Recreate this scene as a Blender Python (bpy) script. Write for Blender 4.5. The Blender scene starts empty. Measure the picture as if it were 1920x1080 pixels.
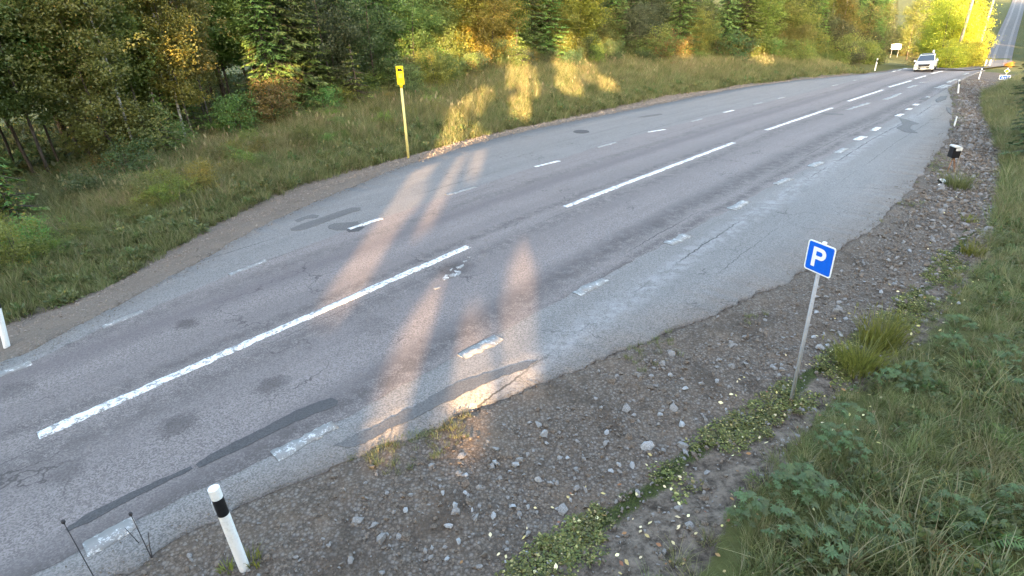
import bpy, math, random
import numpy as np

random.seed(7)
RNG = np.random.default_rng(11)
scene = bpy.context.scene
COL = scene.collection

# ------------------------------------------------------------------ camera
CAM_H = 4.9
FOCAL = 1040.0            # in pixels of a 1920 px wide picture
PITCH, ROLL = math.radians(26.3), math.radians(2.3)
_F = np.array([0, math.cos(PITCH), -math.sin(PITCH)])
_R0 = np.array([1.0, 0, 0]); _U0 = np.array([0, math.sin(PITCH), math.cos(PITCH)])
CR = math.cos(ROLL) * _R0 - math.sin(ROLL) * _U0
CU = math.sin(ROLL) * _R0 + math.cos(ROLL) * _U0
cam_data = bpy.data.cameras.new('camera')
cam_data.sensor_width = 36.0
cam_data.lens = FOCAL / 1920.0 * 36.0
cam_data.clip_start = 0.05
cam_data.clip_end = 4000.0
cam = bpy.data.objects.new('camera', cam_data)
COL.objects.link(cam)
from mathutils import Matrix, Vector
cam.matrix_world = Matrix(((CR[0], CU[0], -_F[0], 0), (CR[1], CU[1], -_F[1], 0), (CR[2], CU[2], -_F[2], CAM_H), (0, 0, 0, 1)))
scene.camera = cam

# ------------------------------------------------------------------ light: low evening sun behind the camera, sky above
SUN_EL = math.radians(9.0)
SUN_K = 0.04                                   # sideways drift of the beams per metre
SUN_T = math.tan(SUN_EL)
world = bpy.data.worlds.new('World'); scene.world = world; world.use_nodes = True
nt = world.node_tree; nt.nodes.clear()
sky = nt.nodes.new('ShaderNodeTexSky'); sky.sky_type = 'NISHITA'; sky.sun_disc = False
sky.sun_elevation = SUN_EL; sky.sun_rotation = math.pi - math.atan(SUN_K) * -1
sky.air_density = 1.0; sky.dust_density = 5.0; sky.ozone_density = 0.8
bg = nt.nodes.new('ShaderNodeBackground'); bg.inputs[1].default_value = 0.15
wo = nt.nodes.new('ShaderNodeOutputWorld')
nt.links.new(sky.outputs[0], bg.inputs[0]); nt.links.new(bg.outputs[0], wo.inputs[0])
sun_data = bpy.data.lights.new('sun', 'SUN')
sun_data.energy = 3.0; sun_data.angle = math.radians(0.4); sun_data.color = (1.0, 0.62, 0.30)
sun = bpy.data.objects.new('sun', sun_data); COL.objects.link(sun)
SUN_DIR = Vector((SUN_K, 1.0, -SUN_T)).normalized()
sun.rotation_euler = SUN_DIR.to_track_quat('-Z', 'Y').to_euler()
sun.location = (-2, -60, 30)
vs = scene.view_settings
scene.display_settings.display_device = 'sRGB'
vs.view_transform = 'Standard'; vs.look = 'None'; vs.gamma = 1.0; vs.use_curve_mapping = False
vs.exposure = 3.78
scene.cycles.max_bounces = 6
scene.cycles.diffuse_bounces = 4
scene.cycles.transparent_max_bounces = 8
scene.cycles.use_denoising = True

# ------------------------------------------------------------------ terrain
E2 = np.array([math.sqrt(.5), math.sqrt(.5)])      # along the road
N2 = np.array([math.sqrt(.5), -math.sqrt(.5)])     # across it, towards the camera side
_kd = np.array([0, 14, 40, 70, 85, 100, 150, 195, 260, 400, 600, 1000, 4000.0])
_kz = np.array([0, 0, -.70, -1.55, -2.3, -3.6, -8.0, -10.0, -6.6, 2.0, 10.0, 22.0, 30.0])
_td = np.linspace(0, 1000, 4001)
_tz = np.interp(_td, _kd, _kz)
_ker = np.hanning(61); _ker /= _ker.sum()
_tz = np.convolve(np.pad(_tz, 30, mode='edge'), _ker, 'valid')

def zbase(x, y):
    d = np.hypot(x, y)
    back = np.clip(-y, 0, None)                    # behind the camera the ground stays level
    return np.interp(d - np.minimum(d, back * 1.5), _td, _tz)

def rays(px, py):
    px = np.asarray(px, float); py = np.asarray(py, float)
    d = _F[None] * FOCAL + CR[None] * (px - 960)[:, None] - CU[None] * (py - 540)[:, None]
    return d / np.linalg.norm(d, axis=1)[:, None]

def march(px, py, zfun):
    """points where the view lines of the photograph meet the ground"""
    d = rays(np.atleast_1d(px), np.atleast_1d(py))
    ts = np.geomspace(1.5, 900, 1400)
    X = d[:, 0][:, None] * ts; Y = d[:, 1][:, None] * ts; Z = CAM_H + d[:, 2][:, None] * ts
    below = Z < zfun(X.ravel(), Y.ravel()).reshape(X.shape)
    k = np.argmax(below, axis=1); k = np.where(below.any(axis=1), np.maximum(k, 1), len(ts) - 1)
    lo, hi = ts[k - 1], ts[k]
    for _ in range(18):
        m = (lo + hi) / 2
        b = (CAM_H + d[:, 2] * m) < zfun(d[:, 0] * m, d[:, 1] * m)
        hi = np.where(b, m, hi); lo = np.where(b, lo, m)
    p = d * hi[:, None]; p[:, 2] += CAM_H
    return p

def project(p):
    q = np.atleast_2d(p) - np.array([0, 0, CAM_H]); w = q @ _F
    return np.stack([960 + FOCAL * (q @ CR) / w, 540 - FOCAL * (q @ CU) / w], 1)

def an(p):
    p = np.atleast_2d(p)
    return p[:, :2] @ E2, p[:, :2] @ N2

def xy(a, n):
    a = np.asarray(a, float); n = np.asarray(n, float)
    return a * E2[0] + n * N2[0], a * E2[1] + n * N2[1]

class Line:
    """an edge along the road: cross position n as a function of the distance a along it"""
    def __init__(self, pts, zfun, before=None, after=None):
        pts = np.array(pts, float)
        p = march(pts[:, 0], pts[:, 1], zfun)
        a, n = an(p); o = np.argsort(a); a, n = a[o], n[o]
        keep = np.concatenate([[True], np.diff(a) > .02]); a, n = a[keep], n[keep]
        if before: a = np.concatenate([[before[0]], a]); n = np.concatenate([[before[1]], n])
        if after: a = np.concatenate([a, [after[0]]]); n = np.concatenate([n, [after[1]]])
        self.a, self.n = a, n
    def __call__(self, a):
        return np.interp(a, self.a, self.n)

PX_LEFT = [(9,679),(120,623),(200,583),(270,545),(330,515),(375,490),(420,462),(480,430),(540,402),(600,375),(660,350),(720,325),(800,297),(870,275),(960,252),(1100,222),(1200,203),(1300,182),(1400,163),(1500,150),(1600,141),(1660,135),(1705,126)]
PX_RIGHT = [(210,1075),(240,1067),(300,1020),(470,935),(637,865),(740,820),(850,785),(940,745),(1040,705),(1140,665),(1280,612),(1400,560),(1500,512),(1570,470),(1640,420),(1678,380),(1700,360),(1740,310),(1770,270),(1780,245),(1786,215),(1785,190),(1780,176),(1776,168),(1794,153),(1833,136)]
PX_EDGE_R = [(60,1085),(155,1032),(258,977),(515,853),(640,788),(860,665),(1080,547),(1250,455),(1370,392),(1455,345),(1520,312),(1605,262),(1690,215),(1735,190),(1774,167),(1792,153.3),(1831,136.3)]
PX_EDGE_L = [(0,705),(60,680),(192,614),(268,584),(430,516),(505,487),(655,430),(715,410),(838,366),(892,351),(1003,313),(1120,276),(1215,248),(1308,225),(1365,210),(1425,195),(1465,186),(1600,152),(1650,140),(1700,129)]
PX_CENTRE = [(72,818),(878,463),(1060,388),(1375,268),(1437,244),(1560,202),(1590,190),(1653,170),(1668,162),(1705,150),(1747,137),(1766,133.5)]
L_LEFT = Line(PX_LEFT, zbase); L_RIGHT = Line(PX_RIGHT, zbase)
L_ER = Line(PX_EDGE_R, zbase); L_EL = Line(PX_EDGE_L, zbase); L_C = Line(PX_CENTRE, zbase)

def sstep(a, b, x):
    t = np.clip((x - a) / (b - a), 0, 1)
    return t * t * (3 - 2 * t)

def vnoise(x, y, s, seed=0):
    """smooth value noise in -1..1"""
    x = np.asarray(x, float) * s; y = np.asarray(y, float) * s
    xi = np.floor(x).astype(np.int64); yi = np.floor(y).astype(np.int64)
    fx = x - xi; fy = y - yi; fx = fx * fx * (3 - 2 * fx); fy = fy * fy * (3 - 2 * fy)
    def h(i, j):
        v = (i * 374761393 + j * 668265263 + seed * 974634777) & 0xffffffff
        v = ((v ^ (v >> 13)) * 1274126177) & 0xffffffff
        return ((v ^ (v >> 16)) & 0xffff) / 32767.5 - 1
    return (h(xi, yi) * (1 - fx) + h(xi + 1, yi) * fx) * (1 - fy) + (h(xi, yi + 1) * (1 - fx) + h(xi + 1, yi + 1) * fx) * fy

_ra = [-20, 4, 13, 28, 48, 70, 100]; _rr = [.1, .1, .9, 2.2, 1.9, 1.5, .8]

def terr(x, y):
    """height of the open ground beside the road (road itself lies at zbase)"""
    x = np.asarray(x, float); y = np.asarray(y, float)
    a = x * E2[0] + y * E2[1]; n = x * N2[0] + y * N2[1]
    dr = n - L_RIGHT(a); dl = L_LEFT(a) - n
    z = zbase(x, y)
    fade = 1 - sstep(75, 105, a)
    zr = np.interp(dr, [0, .3, 1.9, 2.5, 3.3, 5, 8, 30], [-.015, -.03, -.20, -.22, -.12, .06, .25, 1.0])
    zl = -.015 - .05 * sstep(.2, 1.2, dl) - .28 * np.exp(-((dl - 2.4) / 1.1) ** 2) + np.interp(a, _ra, _rr) * sstep(2.2, 12.5, dl) + .04 * np.clip(dl - 12, 0, 30)
    side = np.where(dr > 0, zr, np.where(dl > 0, zl, -.07))
    rough = np.where((dr > .15) | (dl > .15), .022 * vnoise(x, y, 3.1, 1) + .014 * vnoise(x, y, 8.0, 2) + .05 * vnoise(x, y, .6, 3) * sstep(1, 4, np.maximum(dr, dl)), 0)
    return z + rough + side * fade + (1 - fade) * np.where((dr > 0) | (dl > 0), 0, -.07)

def hit(px, py):
    return march([px], [py], terr)[0]

def hits(pts):
    p = np.array(pts, float)
    return march(p[:, 0], p[:, 1], terr)

def at_dist(px, py, dist):
    """point on a view line at a given horizontal distance"""
    d = rays([px], [py])[0]; t = dist / math.hypot(d[0], d[1])
    return np.array([d[0] * t, d[1] * t, CAM_H + d[2] * t])

L_MOSS = Line([(1020,1078),(1150,985),(1280,900),(1380,820),(1480,757),(1560,705),(1680,615),(1760,535),(1825,440),(1850,370),(1850,300),(1838,215),(1835,180)], terr, after=(70, -4.4))
L_VEG = Line([(1290,1045),(1380,990),(1445,912),(1520,822),(1585,752),(1705,675),(1757,605),(1800,550),(1850,460),(1885,380),(1890,310),(1872,255),(1852,215),(1845,180)], terr, after=(72, -3.9))
L_GRASS = Line([(0,610),(100,575),(170,553),(260,505),(350,452),(430,405),(560,347),(650,322),(740,299),(850,268),(950,245),(1100,213),(1250,177),(1400,157),(1600,138)], terr, before=(-3, -13.6), after=(75, -14.6))

# ------------------------------------------------------------------ mesh helpers
def mesh_np(name, V, F, mats=None, attrs=None, smooth=False, uv=None):
    V = np.asarray(V, np.float32); me = bpy.data.meshes.new(name)
    me.vertices.add(len(V)); me.vertices.foreach_set('co', V.ravel())
    F = np.asarray(F, np.int32); k = F.shape[1]
    me.loops.add(F.size); me.loops.foreach_set('vertex_index', F.ravel())
    me.polygons.add(len(F)); me.polygons.foreach_set('loop_start', np.arange(len(F), dtype=np.int32) * k)
    if smooth: me.polygons.foreach_set('use_smooth', np.ones(len(F), bool))
    for an_, (typ, vals) in (attrs or {}).items():
        at = me.attributes.new(an_, typ, 'POINT')
        at.data.foreach_set('value' if typ == 'FLOAT' else 'vector' if typ == 'FLOAT_VECTOR' else 'color', np.asarray(vals, np.float32).ravel())
    if uv is not None:
        ul = me.uv_layers.new(name='road'); ul.data.foreach_set('uv', np.asarray(uv, np.float32)[F.ravel()].ravel())
    me.update(calc_edges=True); me.validate()
    if mats: me.materials.append(mats)
    return me

def put(name, me, parent=None, loc=(0, 0, 0), rot=(0, 0, 0), scale=None, **props):
    o = bpy.data.objects.new(name, me); COL.objects.link(o)
    o.location = loc; o.rotation_euler = rot
    if scale is not None: o.scale = scale if hasattr(scale, '__len__') else (scale,) * 3
    if parent: o.parent = parent
    for k, v in props.items():
        if v is not None: o[k] = v
    return o

def thing(name, label, category, loc=(0, 0, 0), rot=(0, 0, 0), scale=None, group=None):
    return put(name, None, None, loc, rot, scale, label=label, category=category, group=group)

class MB:
    """collects boxes, tubes, prisms and lathes into one mesh"""
    def __init__(self): self.v = []; self.f = []
    def add(self, vs, fs):
        b = len(self.v); self.v += [tuple(map(float, p)) for p in vs]; self.f += [tuple(i + b for i in q) for q in fs]; return self
    def box(self, c, s, rz=0.0):
        cx, cy, cz = c; hx, hy, hz = s[0] / 2, s[1] / 2, s[2] / 2; ca, sa = math.cos(rz), math.sin(rz)
        P = [(cx + ca * x - sa * y, cy + sa * x + ca * y, cz + z) for z in (-hz, hz) for x, y in ((-hx, -hy), (hx, -hy), (hx, hy), (-hx, hy))]
        return self.add(P, [(3, 2, 1, 0), (4, 5, 6, 7), (0, 1, 5, 4), (1, 2, 6, 5), (2, 3, 7, 6), (3, 0, 4, 7)])
    def tube(self, pts, rad, n=8, cap=True):
        pts = [np.array(p, float) for p in pts]
        if not hasattr(rad, '__len__'): rad = [rad] * len(pts)
        P = []; up = None
        for i, p in enumerate(pts):
            d = pts[min(i + 1, len(pts) - 1)] - pts[max(i - 1, 0)]; d /= (np.linalg.norm(d) + 1e-9)
            ref = np.array([1, 0, 0]) if abs(d[0]) < .9 else np.array([0, 1, 0])
            u = np.cross(d, ref); u /= np.linalg.norm(u); w = np.cross(d, u)
            for k in range(n):
                t = 2 * math.pi * k / n; P.append(p + rad[i] * (math.cos(t) * u + math.sin(t) * w))
        Q = [(i * n + k, i * n + (k + 1) % n, (i + 1) * n + (k + 1) % n, (i + 1) * n + k) for i in range(len(pts) - 1) for k in range(n)]
        if cap: Q += [tuple(range(n))[::-1], tuple((len(pts) - 1) * n + k for k in range(n))]
        return self.add(P, Q)
    def prism(self, outline, y0, y1, plane='xz'):
        """outline in two axes pushed along the third"""
        n = len(outline)
        if plane == 'xz': P = [(x, y0, z) for x, z in outline] + [(x, y1, z) for x, z in outline]
        elif plane == 'xy': P = [(x, y, y0) for x, y in outline] + [(x, y, y1) for x, y in outline]
        else: P = [(y0, x, z) for x, z in outline] + [(y1, x, z) for x, z in outline]
        return self.add(P, [tuple(range(n)), tuple(range(2 * n - 1, n - 1, -1))] + [(k, k + n, (k + 1) % n + n, (k + 1) % n) for k in range(n)])
    def mesh(self, name, mat, smooth=False, bevel=None):
        me = bpy.data.meshes.new(name); me.from_pydata(self.v, [], self.f)
        import bmesh
        bm = bmesh.new(); bm.from_mesh(me)
        if bevel: bmesh.ops.bevel(bm, geom=list(bm.edges), offset=bevel, segments=2, affect='EDGES', profile=.6)
        bmesh.ops.recalc_face_normals(bm, faces=bm.faces); bm.to_mesh(me); bm.free()
        if smooth:
            for p in me.polygons: p.use_smooth = True
        me.materials.append(mat); return me

# ------------------------------------------------------------------ materials
def new_mat(name):
    m = bpy.data.materials.new(name); m.use_nodes = True
    nt = m.node_tree; nt.nodes.clear()
    out = nt.nodes.new('ShaderNodeOutputMaterial'); b = nt.nodes.new('ShaderNodeBsdfPrincipled')
    nt.links.new(b.outputs[0], out.inputs[0]); b.inputs['Specular IOR Level'].default_value = .3
    return m, nt, b

class G:
    """short hand for shader nodes"""
    def __init__(self, nt): self.nt = nt
    def n(self, t, **kw):
        x = self.nt.nodes.new(t)
        for k, v in kw.items(): setattr(x, k, v)
        return x
    def l(self, a, b): self.nt.links.new(a, b)
    def val(self, sock, v):
        if hasattr(v, 'is_output') or isinstance(v, bpy.types.NodeSocket): self.l(v, sock)
        else: sock.default_value = v
    def math(self, op, a, b=0.0, c=None, clamp=False):
        x = self.n('ShaderNodeMath', operation=op, use_clamp=clamp); self.val(x.inputs[0], a); self.val(x.inputs[1], b)
        if c is not None: self.val(x.inputs[2], c)
        return x.outputs[0]
    def mix(self, f, a, b, blend='MIX'):
        x = self.n('ShaderNodeMix', data_type='RGBA', blend_type=blend)
        self.val(x.inputs[0], f)
        for s, v in ((x.inputs[6], a), (x.inputs[7], b)):
            if isinstance(v, (tuple, list)): s.default_value = (*v[:3], 1)
            else: self.l(v, s)
        return x.outputs[2]
    def noise(self, vec, scale, detail=4, rough=.6, dist=0.0):
        x = self.n('ShaderNodeTexNoise'); self.l(vec, x.inputs['Vector']); x.inputs['Scale'].default_value = scale
        x.inputs['Detail'].default_value = detail; x.inputs['Roughness'].default_value = rough; x.inputs['Distortion'].default_value = dist
        return x.outputs['Fac']
    def voro(self, vec, scale, out='Color', feature='F1'):
        x = self.n('ShaderNodeTexVoronoi', feature=feature); self.l(vec, x.inputs['Vector']); x.inputs['Scale'].default_value = scale
        return x.outputs[out]
    def ramp(self, f, stops, interp='LINEAR'):
        x = self.n('ShaderNodeValToRGB'); self.l(f, x.inputs[0]); cr = x.color_ramp; cr.interpolation = interp
        while len(cr.elements) < len(stops): cr.elements.new(.5)
        for e, (p, c) in zip(cr.elements, stops):
            e.position = p; e.color = (*c[:3], 1) if isinstance(c, (tuple, list)) else (c, c, c, 1)
        return x.outputs[0]
    def smooth(self, v, lo, hi):
        x = self.n('ShaderNodeMapRange', interpolation_type='SMOOTHSTEP'); self.val(x.inputs[0], v)
        x.inputs[1].default_value = lo; x.inputs[2].default_value = hi; return x.outputs[0]
    def bump(self, h, dist, strength=1.0):
        x = self.n('ShaderNodeBump'); self.l(h, x.inputs['Height']); x.inputs['Distance'].default_value = dist; x.inputs['Strength'].default_value = strength
        return x.outputs[0]
    def pos(self): return self.n('ShaderNodeNewGeometry').outputs['Position']
    def obj(self): return self.n('ShaderNodeTexCoord').outputs['Object']
    def attr(self, nm): return self.n('ShaderNodeAttribute', attribute_name=nm)
    def sep(self, v):
        x = self.n('ShaderNodeSeparateXYZ'); self.l(v, x.inputs[0]); return x.outputs
    def comb(self, a, b, c=0.0):
        x = self.n('ShaderNodeCombineXYZ'); self.val(x.inputs[0], a); self.val(x.inputs[1], b); self.val(x.inputs[2], c); return x.outputs[0]

def plain(name, col, rough=.6, metal=0.0, grain=.12, gscale=30, spec=.3):
    m, nt, b = new_mat(name); g = G(nt)
    f = g.noise(g.obj(), gscale, 5, .65)
    c = g.mix(g.smooth(f, .35, .7), tuple(x * (1 - grain) for x in col), tuple(min(1, x * (1 + grain)) for x in col))
    g.l(c, b.inputs['Base Color']); b.inputs['Roughness'].default_value = rough; b.inputs['Metallic'].default_value = metal
    b.inputs['Specular IOR Level'].default_value = spec
    return m

def asphalt(name, base, dark, light, lanes, stains=(), cracks=0.0):
    """weathered asphalt: coloured aggregate, ravelled seams along the lane, cracks and oily stains"""
    m, nt, b = new_mat(name); g = G(nt)
    p = g.pos(); u = g.n('ShaderNodeUVMap', uv_map='road').outputs[0]; ux, uy, _ = g.sep(u)
    big = g.noise(p, .5, 4, .6); mid = g.noise(p, 4.0, 4, .65)
    streak = g.noise(g.comb(g.math('MULTIPLY', ux, 2.2), g.math('MULTIPLY', uy, .12)), 1.0, 4, .6)
    ag = g.voro(p, 62.0)
    agx = g.n('ShaderNodeSeparateColor'); g.l(ag, agx.inputs[0])
    fine = g.noise(p, 30.0, 6, .8)
    grain = g.math('ADD', g.math('MULTIPLY', agx.outputs[0], .35), g.math('MULTIPLY', fine, .65))
    c = g.mix(g.smooth(grain, .30, .70), dark, light)
    c = g.mix(.32, c, base)
    c = g.mix(g.math('MULTIPLY', g.smooth(streak, .38, .7), .35), c, tuple(x * .72 for x in base))
    c = g.mix(g.math('MULTIPLY', g.smooth(big, .45, .75), .3), c, tuple(min(1, x * 1.25) for x in base))
    rough_dark = g.smooth(fine, .52, .60)
    if lanes:
        for cx, w, st, tint in lanes:
            wob = g.math('MULTIPLY', g.math('SUBTRACT', g.noise(g.comb(0.0, g.math('MULTIPLY', uy, .35)), 1.0, 3), .5), .35)
            d = g.math('ABSOLUTE', g.math('SUBTRACT', g.math('ADD', ux, wob), cx))
            band = g.math('SUBTRACT', 1.0, g.smooth(d, 0.0, w))
            if tint == 'seam':
                f = g.math('MULTIPLY', g.math('MULTIPLY', band, st), g.smooth(g.math('ADD', g.math('MULTIPLY', mid, .45), g.math('MULTIPLY', fine, .8)), .56, .66))
                c = g.mix(f, c, tuple(x * .38 for x in base))
            elif tint == 'worn':
                f = g.math('MULTIPLY', g.math('MULTIPLY', band, st), g.smooth(g.math('ADD', mid, g.math('MULTIPLY', fine, .6)), .66, .95))
                c = g.mix(f, c, (.36, .36, .37))
            elif tint == 'crack':
                d2 = g.math('ABSOLUTE', g.math('SUBTRACT', g.math('ADD', ux, g.math('MULTIPLY', g.math('SUBTRACT', g.noise(g.comb(0.3, uy), 2.2, 5, .7), .5), .22)), cx))
                f = g.math('MULTIPLY', g.math('SUBTRACT', 1.0, g.smooth(d2, .004, w)), g.math('MULTIPLY', st, g.smooth(g.noise(g.comb(1.7, uy), .25, 2), .42, .55)))
                c = g.mix(f, c, tuple(x * .25 for x in base))
            else:
                c = g.mix(g.math('MULTIPLY', band, st), c, tint)
    if cracks:
        wv = g.n('ShaderNodeVectorMath', operation='ADD'); g.l(p, wv.inputs[0])
        nz = g.n('ShaderNodeTexNoise'); g.l(p, nz.inputs['Vector']); nz.inputs['Scale'].default_value = 1.3; nz.inputs['Detail'].default_value = 5
        sc_ = g.n('ShaderNodeVectorMath', operation='SCALE'); g.l(nz.outputs['Color'], sc_.inputs[0]); sc_.inputs['Scale'].default_value = 1.6; g.l(sc_.outputs[0], wv.inputs[1])
        dd = g.voro(wv.outputs[0], .55, 'Distance', 'DISTANCE_TO_EDGE')
        f = g.math('MULTIPLY', g.math('SUBTRACT', 1.0, g.smooth(dd, .002, .012)), g.math('MULTIPLY', cracks, g.smooth(g.noise(p, .35, 3), .50, .62)))
        c = g.mix(f, c, tuple(x * .3 for x in base))
    for sx, sy, sr, st in stains:
        px_, py_, _ = g.sep(p)
        dx, dy = g.math('SUBTRACT', px_, sx), g.math('SUBTRACT', py_, sy)
        dd = g.math('SQRT', g.math('ADD', g.math('MULTIPLY', dx, dx), g.math('MULTIPLY', dy, dy)))
        dd = g.math('ADD', dd, g.math('MULTIPLY', g.math('SUBTRACT', g.math('ADD', mid, fine), 1.0), sr * 1.3))
        c = g.mix(g.math('MULTIPLY', g.math('SUBTRACT', 1.0, g.smooth(dd, sr * .35, sr)), st), c, tuple(x * .45 for x in dark))
    g.l(c, b.inputs['Base Color']); b.inputs['Roughness'].default_value = .85
    h = g.math('ADD', g.math('MULTIPLY', agx.outputs[1], .5), fine)
    g.l(g.bump(h, .012, .7), b.inputs['Normal'])
    return m, g, b, c

def foliage_mat(name, lo, hi, dry, transl=.35, use_obj=True, dry_at=.86, rough=.65):
    """leaf colour varies leaf by leaf; the object colour shifts whole plants"""
    m = bpy.data.materials.new(name); m.use_nodes = True; nt = m.node_tree; nt.nodes.clear(); g = G(nt)
    out = g.n('ShaderNodeOutputMaterial')
    t = g.attr('tint').outputs['Fac']
    c = g.ramp(t, [(0, lo), (.6, hi), (dry_at, hi), (min(.99, dry_at + .06), dry)])
    oi = g.n('ShaderNodeObjectInfo')
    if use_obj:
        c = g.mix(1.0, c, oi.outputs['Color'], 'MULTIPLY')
    hs = g.n('ShaderNodeHueSaturation'); g.l(c, hs.inputs['Color'])
    g.l(g.math('MULTIPLY_ADD', oi.outputs['Random'], .05, .475), hs.inputs['Hue'])
    g.l(g.math('MULTIPLY_ADD', oi.outputs['Random'], .5, .75), hs.inputs['Value'])
    c = hs.outputs[0]
    d = g.n('ShaderNodeBsdfDiffuse'); g.l(c, d.inputs[0])
    tr = g.n('ShaderNodeBsdfTranslucent'); g.l(c, tr.inputs[0])
    gl = g.n('ShaderNodeBsdfGlossy'); gl.inputs['Roughness'].default_value = .5; gl.inputs['Color'].default_value = (.8, .85, .9, 1)
    mx = g.n('ShaderNodeMixShader'); mx.inputs[0].default_value = transl; g.l(d.outputs[0], mx.inputs[1]); g.l(tr.outputs[0], mx.inputs[2])
    m2 = g.n('ShaderNodeMixShader'); m2.inputs[0].default_value = .03; g.l(mx.outputs[0], m2.inputs[1]); g.l(gl.outputs[0], m2.inputs[2])
    g.l(m2.outputs[0], out.inputs[0])
    return m

def bark_mat(name, base, dark, scale=(6, 6, 1.2), birch=False):
    m, nt, b = new_mat(name); g = G(nt)
    mp = g.n('ShaderNodeMapping'); g.l(g.obj(), mp.inputs[0])
    mp.inputs['Scale'].default_value = (3, 3, 14) if birch else scale
    f = g.noise(mp.outputs[0], 1.6 if birch else 3.0, 5, .65)
    c = g.mix(g.smooth(f, .52, .66) if birch else g.smooth(f, .35, .65), base, dark)
    g.l(c, b.inputs['Base Color']); b.inputs['Roughness'].default_value = .9
    g.l(g.bump(f, .03, .6), b.inputs['Normal'])
    return m

M = {}
LANES = [(-2.05, .6, .6, (.10, .086, .087)), (-.75, .5, .4, (.12, .105, .103)), (1.05, .5, .4, (.12, .105, .103)), (2.55, .6, .5, (.11, .097, .097)),
         (2.75, .6, .8, 'seam'), (3.45, .3, .8, 'seam'), (-.35, .3, .7, 'seam'), (.55, .5, .6, 'seam'), (-2.6, .4, .5, 'seam'), (3.15, .022, .9, 'crack'), (.3, .018, .6, 'crack'), (-3.3, .02, .7, 'crack')]
STAINS = [(*march([q[0]], [q[1]], zbase)[0][:2], q[2], q[3]) for q in ((508, 722, .34, .55), (335, 798, .36, .5), (125, 885, .3, .35), (855, 505, .55, .5), (352, 607, .28, .6), (1230, 420, .5, .2), (700, 610, .5, .2), (20, 735, .4, .4))]
M['lane'], _, _, _ = asphalt('lane_asphalt', (.166, .146, .140), (.074, .064, .061), (.26, .231, .223), LANES, STAINS, .8)
M['layby'], _, _, _ = asphalt('layby_asphalt', (.158, .150, .144), (.084, .079, .076), (.255, .244, .235), [(4.35, .5, .35, 'worn'), (4.3, .03, .9, 'crack'), (5.2, .02, .6, 'crack'), (-4.6, .03, .7, 'crack'), (-6.3, .02, .6, 'crack')], [], .6)
M['tar'], _, _, _ = asphalt('patch_asphalt', (.062, .060, .062), (.045, .043, .044), (.085, .082, .083), [])
M['oldtar'], _, _, _ = asphalt('worn_patch_asphalt', (.105, .10, .098), (.065, .062, .06), (.15, .143, .14), [])

def paint(name, col, worn):
    m, nt, b = new_mat(name); g = G(nt); p = g.pos()
    f = g.math('ADD', g.math('MULTIPLY', g.noise(p, 9, 5, .7), .6), g.math('MULTIPLY', g.noise(p, 45, 4, .7), .4))
    c = g.mix(g.smooth(f, 1 - worn - .06, 1 - worn + .04), col, (.16, .155, .15))
    c = g.mix(g.math('MULTIPLY', g.noise(p, 3, 3), .25), c, (.45, .44, .42))
    g.l(c, b.inputs['Base Color']); b.inputs['Roughness'].default_value = .6; g.l(g.bump(f, .01, .4), b.inputs['Normal'])
    return m
M['paint'] = paint('white_road_paint', (.74, .74, .74), .47)
M['paint_worn'] = paint('worn_road_paint', (.56, .56, .555), .555)

def ground_mat():
    """one sheet: gravel, soil, moss and turf, by the zone weights stored on the ground"""
    m, nt, b = new_mat('ground_cover'); g = G(nt); p = g.pos()
    z = g.n('ShaderNodeSeparateColor'); g.l(g.attr('zone').outputs['Color'], z.inputs[0])
    wg, wm, wt = z.outputs
    n1 = g.noise(p, 1.2, 5, .65); n2 = g.noise(p, 7, 5, .7); n3 = g.noise(p, 40, 4, .7)
    v = g.n('ShaderNodeSeparateColor'); g.l(g.voro(p, 26), v.inputs[0])
    vd = g.voro(p, 26, 'Distance'); v2 = g.n('ShaderNodeSeparateColor'); g.l(g.voro(p, 70), v2.inputs[0])
    grav = g.mix(v2.outputs[0], (.092, .073, .056), (.195, .160, .130))
    grav = g.mix(g.math('MULTIPLY', g.smooth(v.outputs[0], .55, .95), .7), grav, (.21, .19, .172))
    grav = g.mix(g.math('MULTIPLY', g.smooth(vd, .25, .7), .6), grav, (.050, .040, .034))
    grav = g.mix(g.math('MULTIPLY', g.smooth(n1, .45, .7), .5), grav, (.165, .122, .088))
    grav = g.mix(g.math('MULTIPLY', g.smooth(g.noise(p, .9, 6, .7, .4), .50, .62), .55), grav, (.052, .041, .032))
    grav = g.mix(g.attr('sand').outputs['Fac'], grav, g.mix(n3, (.12, .098, .08), (.27, .235, .20)))
    soil = g.mix(g.smooth(n2, .3, .7), (.040, .031, .024), (.20, .162, .13))
    soil = g.mix(g.math('MULTIPLY', g.smooth(n3, .6, .7), .35), soil, (.14, .12, .10))
    moss = g.mix(g.smooth(n3, .35, .65), (.018, .026, .008), (.062, .075, .022))
    turf = g.mix(n2, (.045, .052, .016), (.125, .13, .045))
    turf = g.mix(g.math('MULTIPLY', g.smooth(n1, .5, .75), .5), turf, (.085, .07, .035))
    jit = g.math('MULTIPLY', g.math('SUBTRACT', g.math('ADD', g.math('MULTIPLY', n2, .6), g.math('MULTIPLY', n3, .4)), .5), 1.5)
    c = g.mix(g.smooth(g.math('ADD', wg, jit), .35, .65), soil, grav)
    c = g.mix(g.smooth(g.math('ADD', wm, jit), .45, .7), c, moss)
    c = g.mix(g.smooth(g.math('ADD', wt, jit), .35, .65), c, turf)
    g.l(c, b.inputs['Base Color']); b.inputs['Roughness'].default_value = .95; b.inputs['Specular IOR Level'].default_value = .15
    h = g.math('ADD', g.math('MULTIPLY', v.outputs[1], .7), g.math('ADD', n2, g.math('MULTIPLY', n3, .6)))
    g.l(g.bump(h, .045, .9), b.inputs['Normal'])
    return m
M['ground'] = ground_mat()
M['stone'] = plain('grey_stone', (.28, .285, .29), .85, grain=.35, gscale=9)
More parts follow.
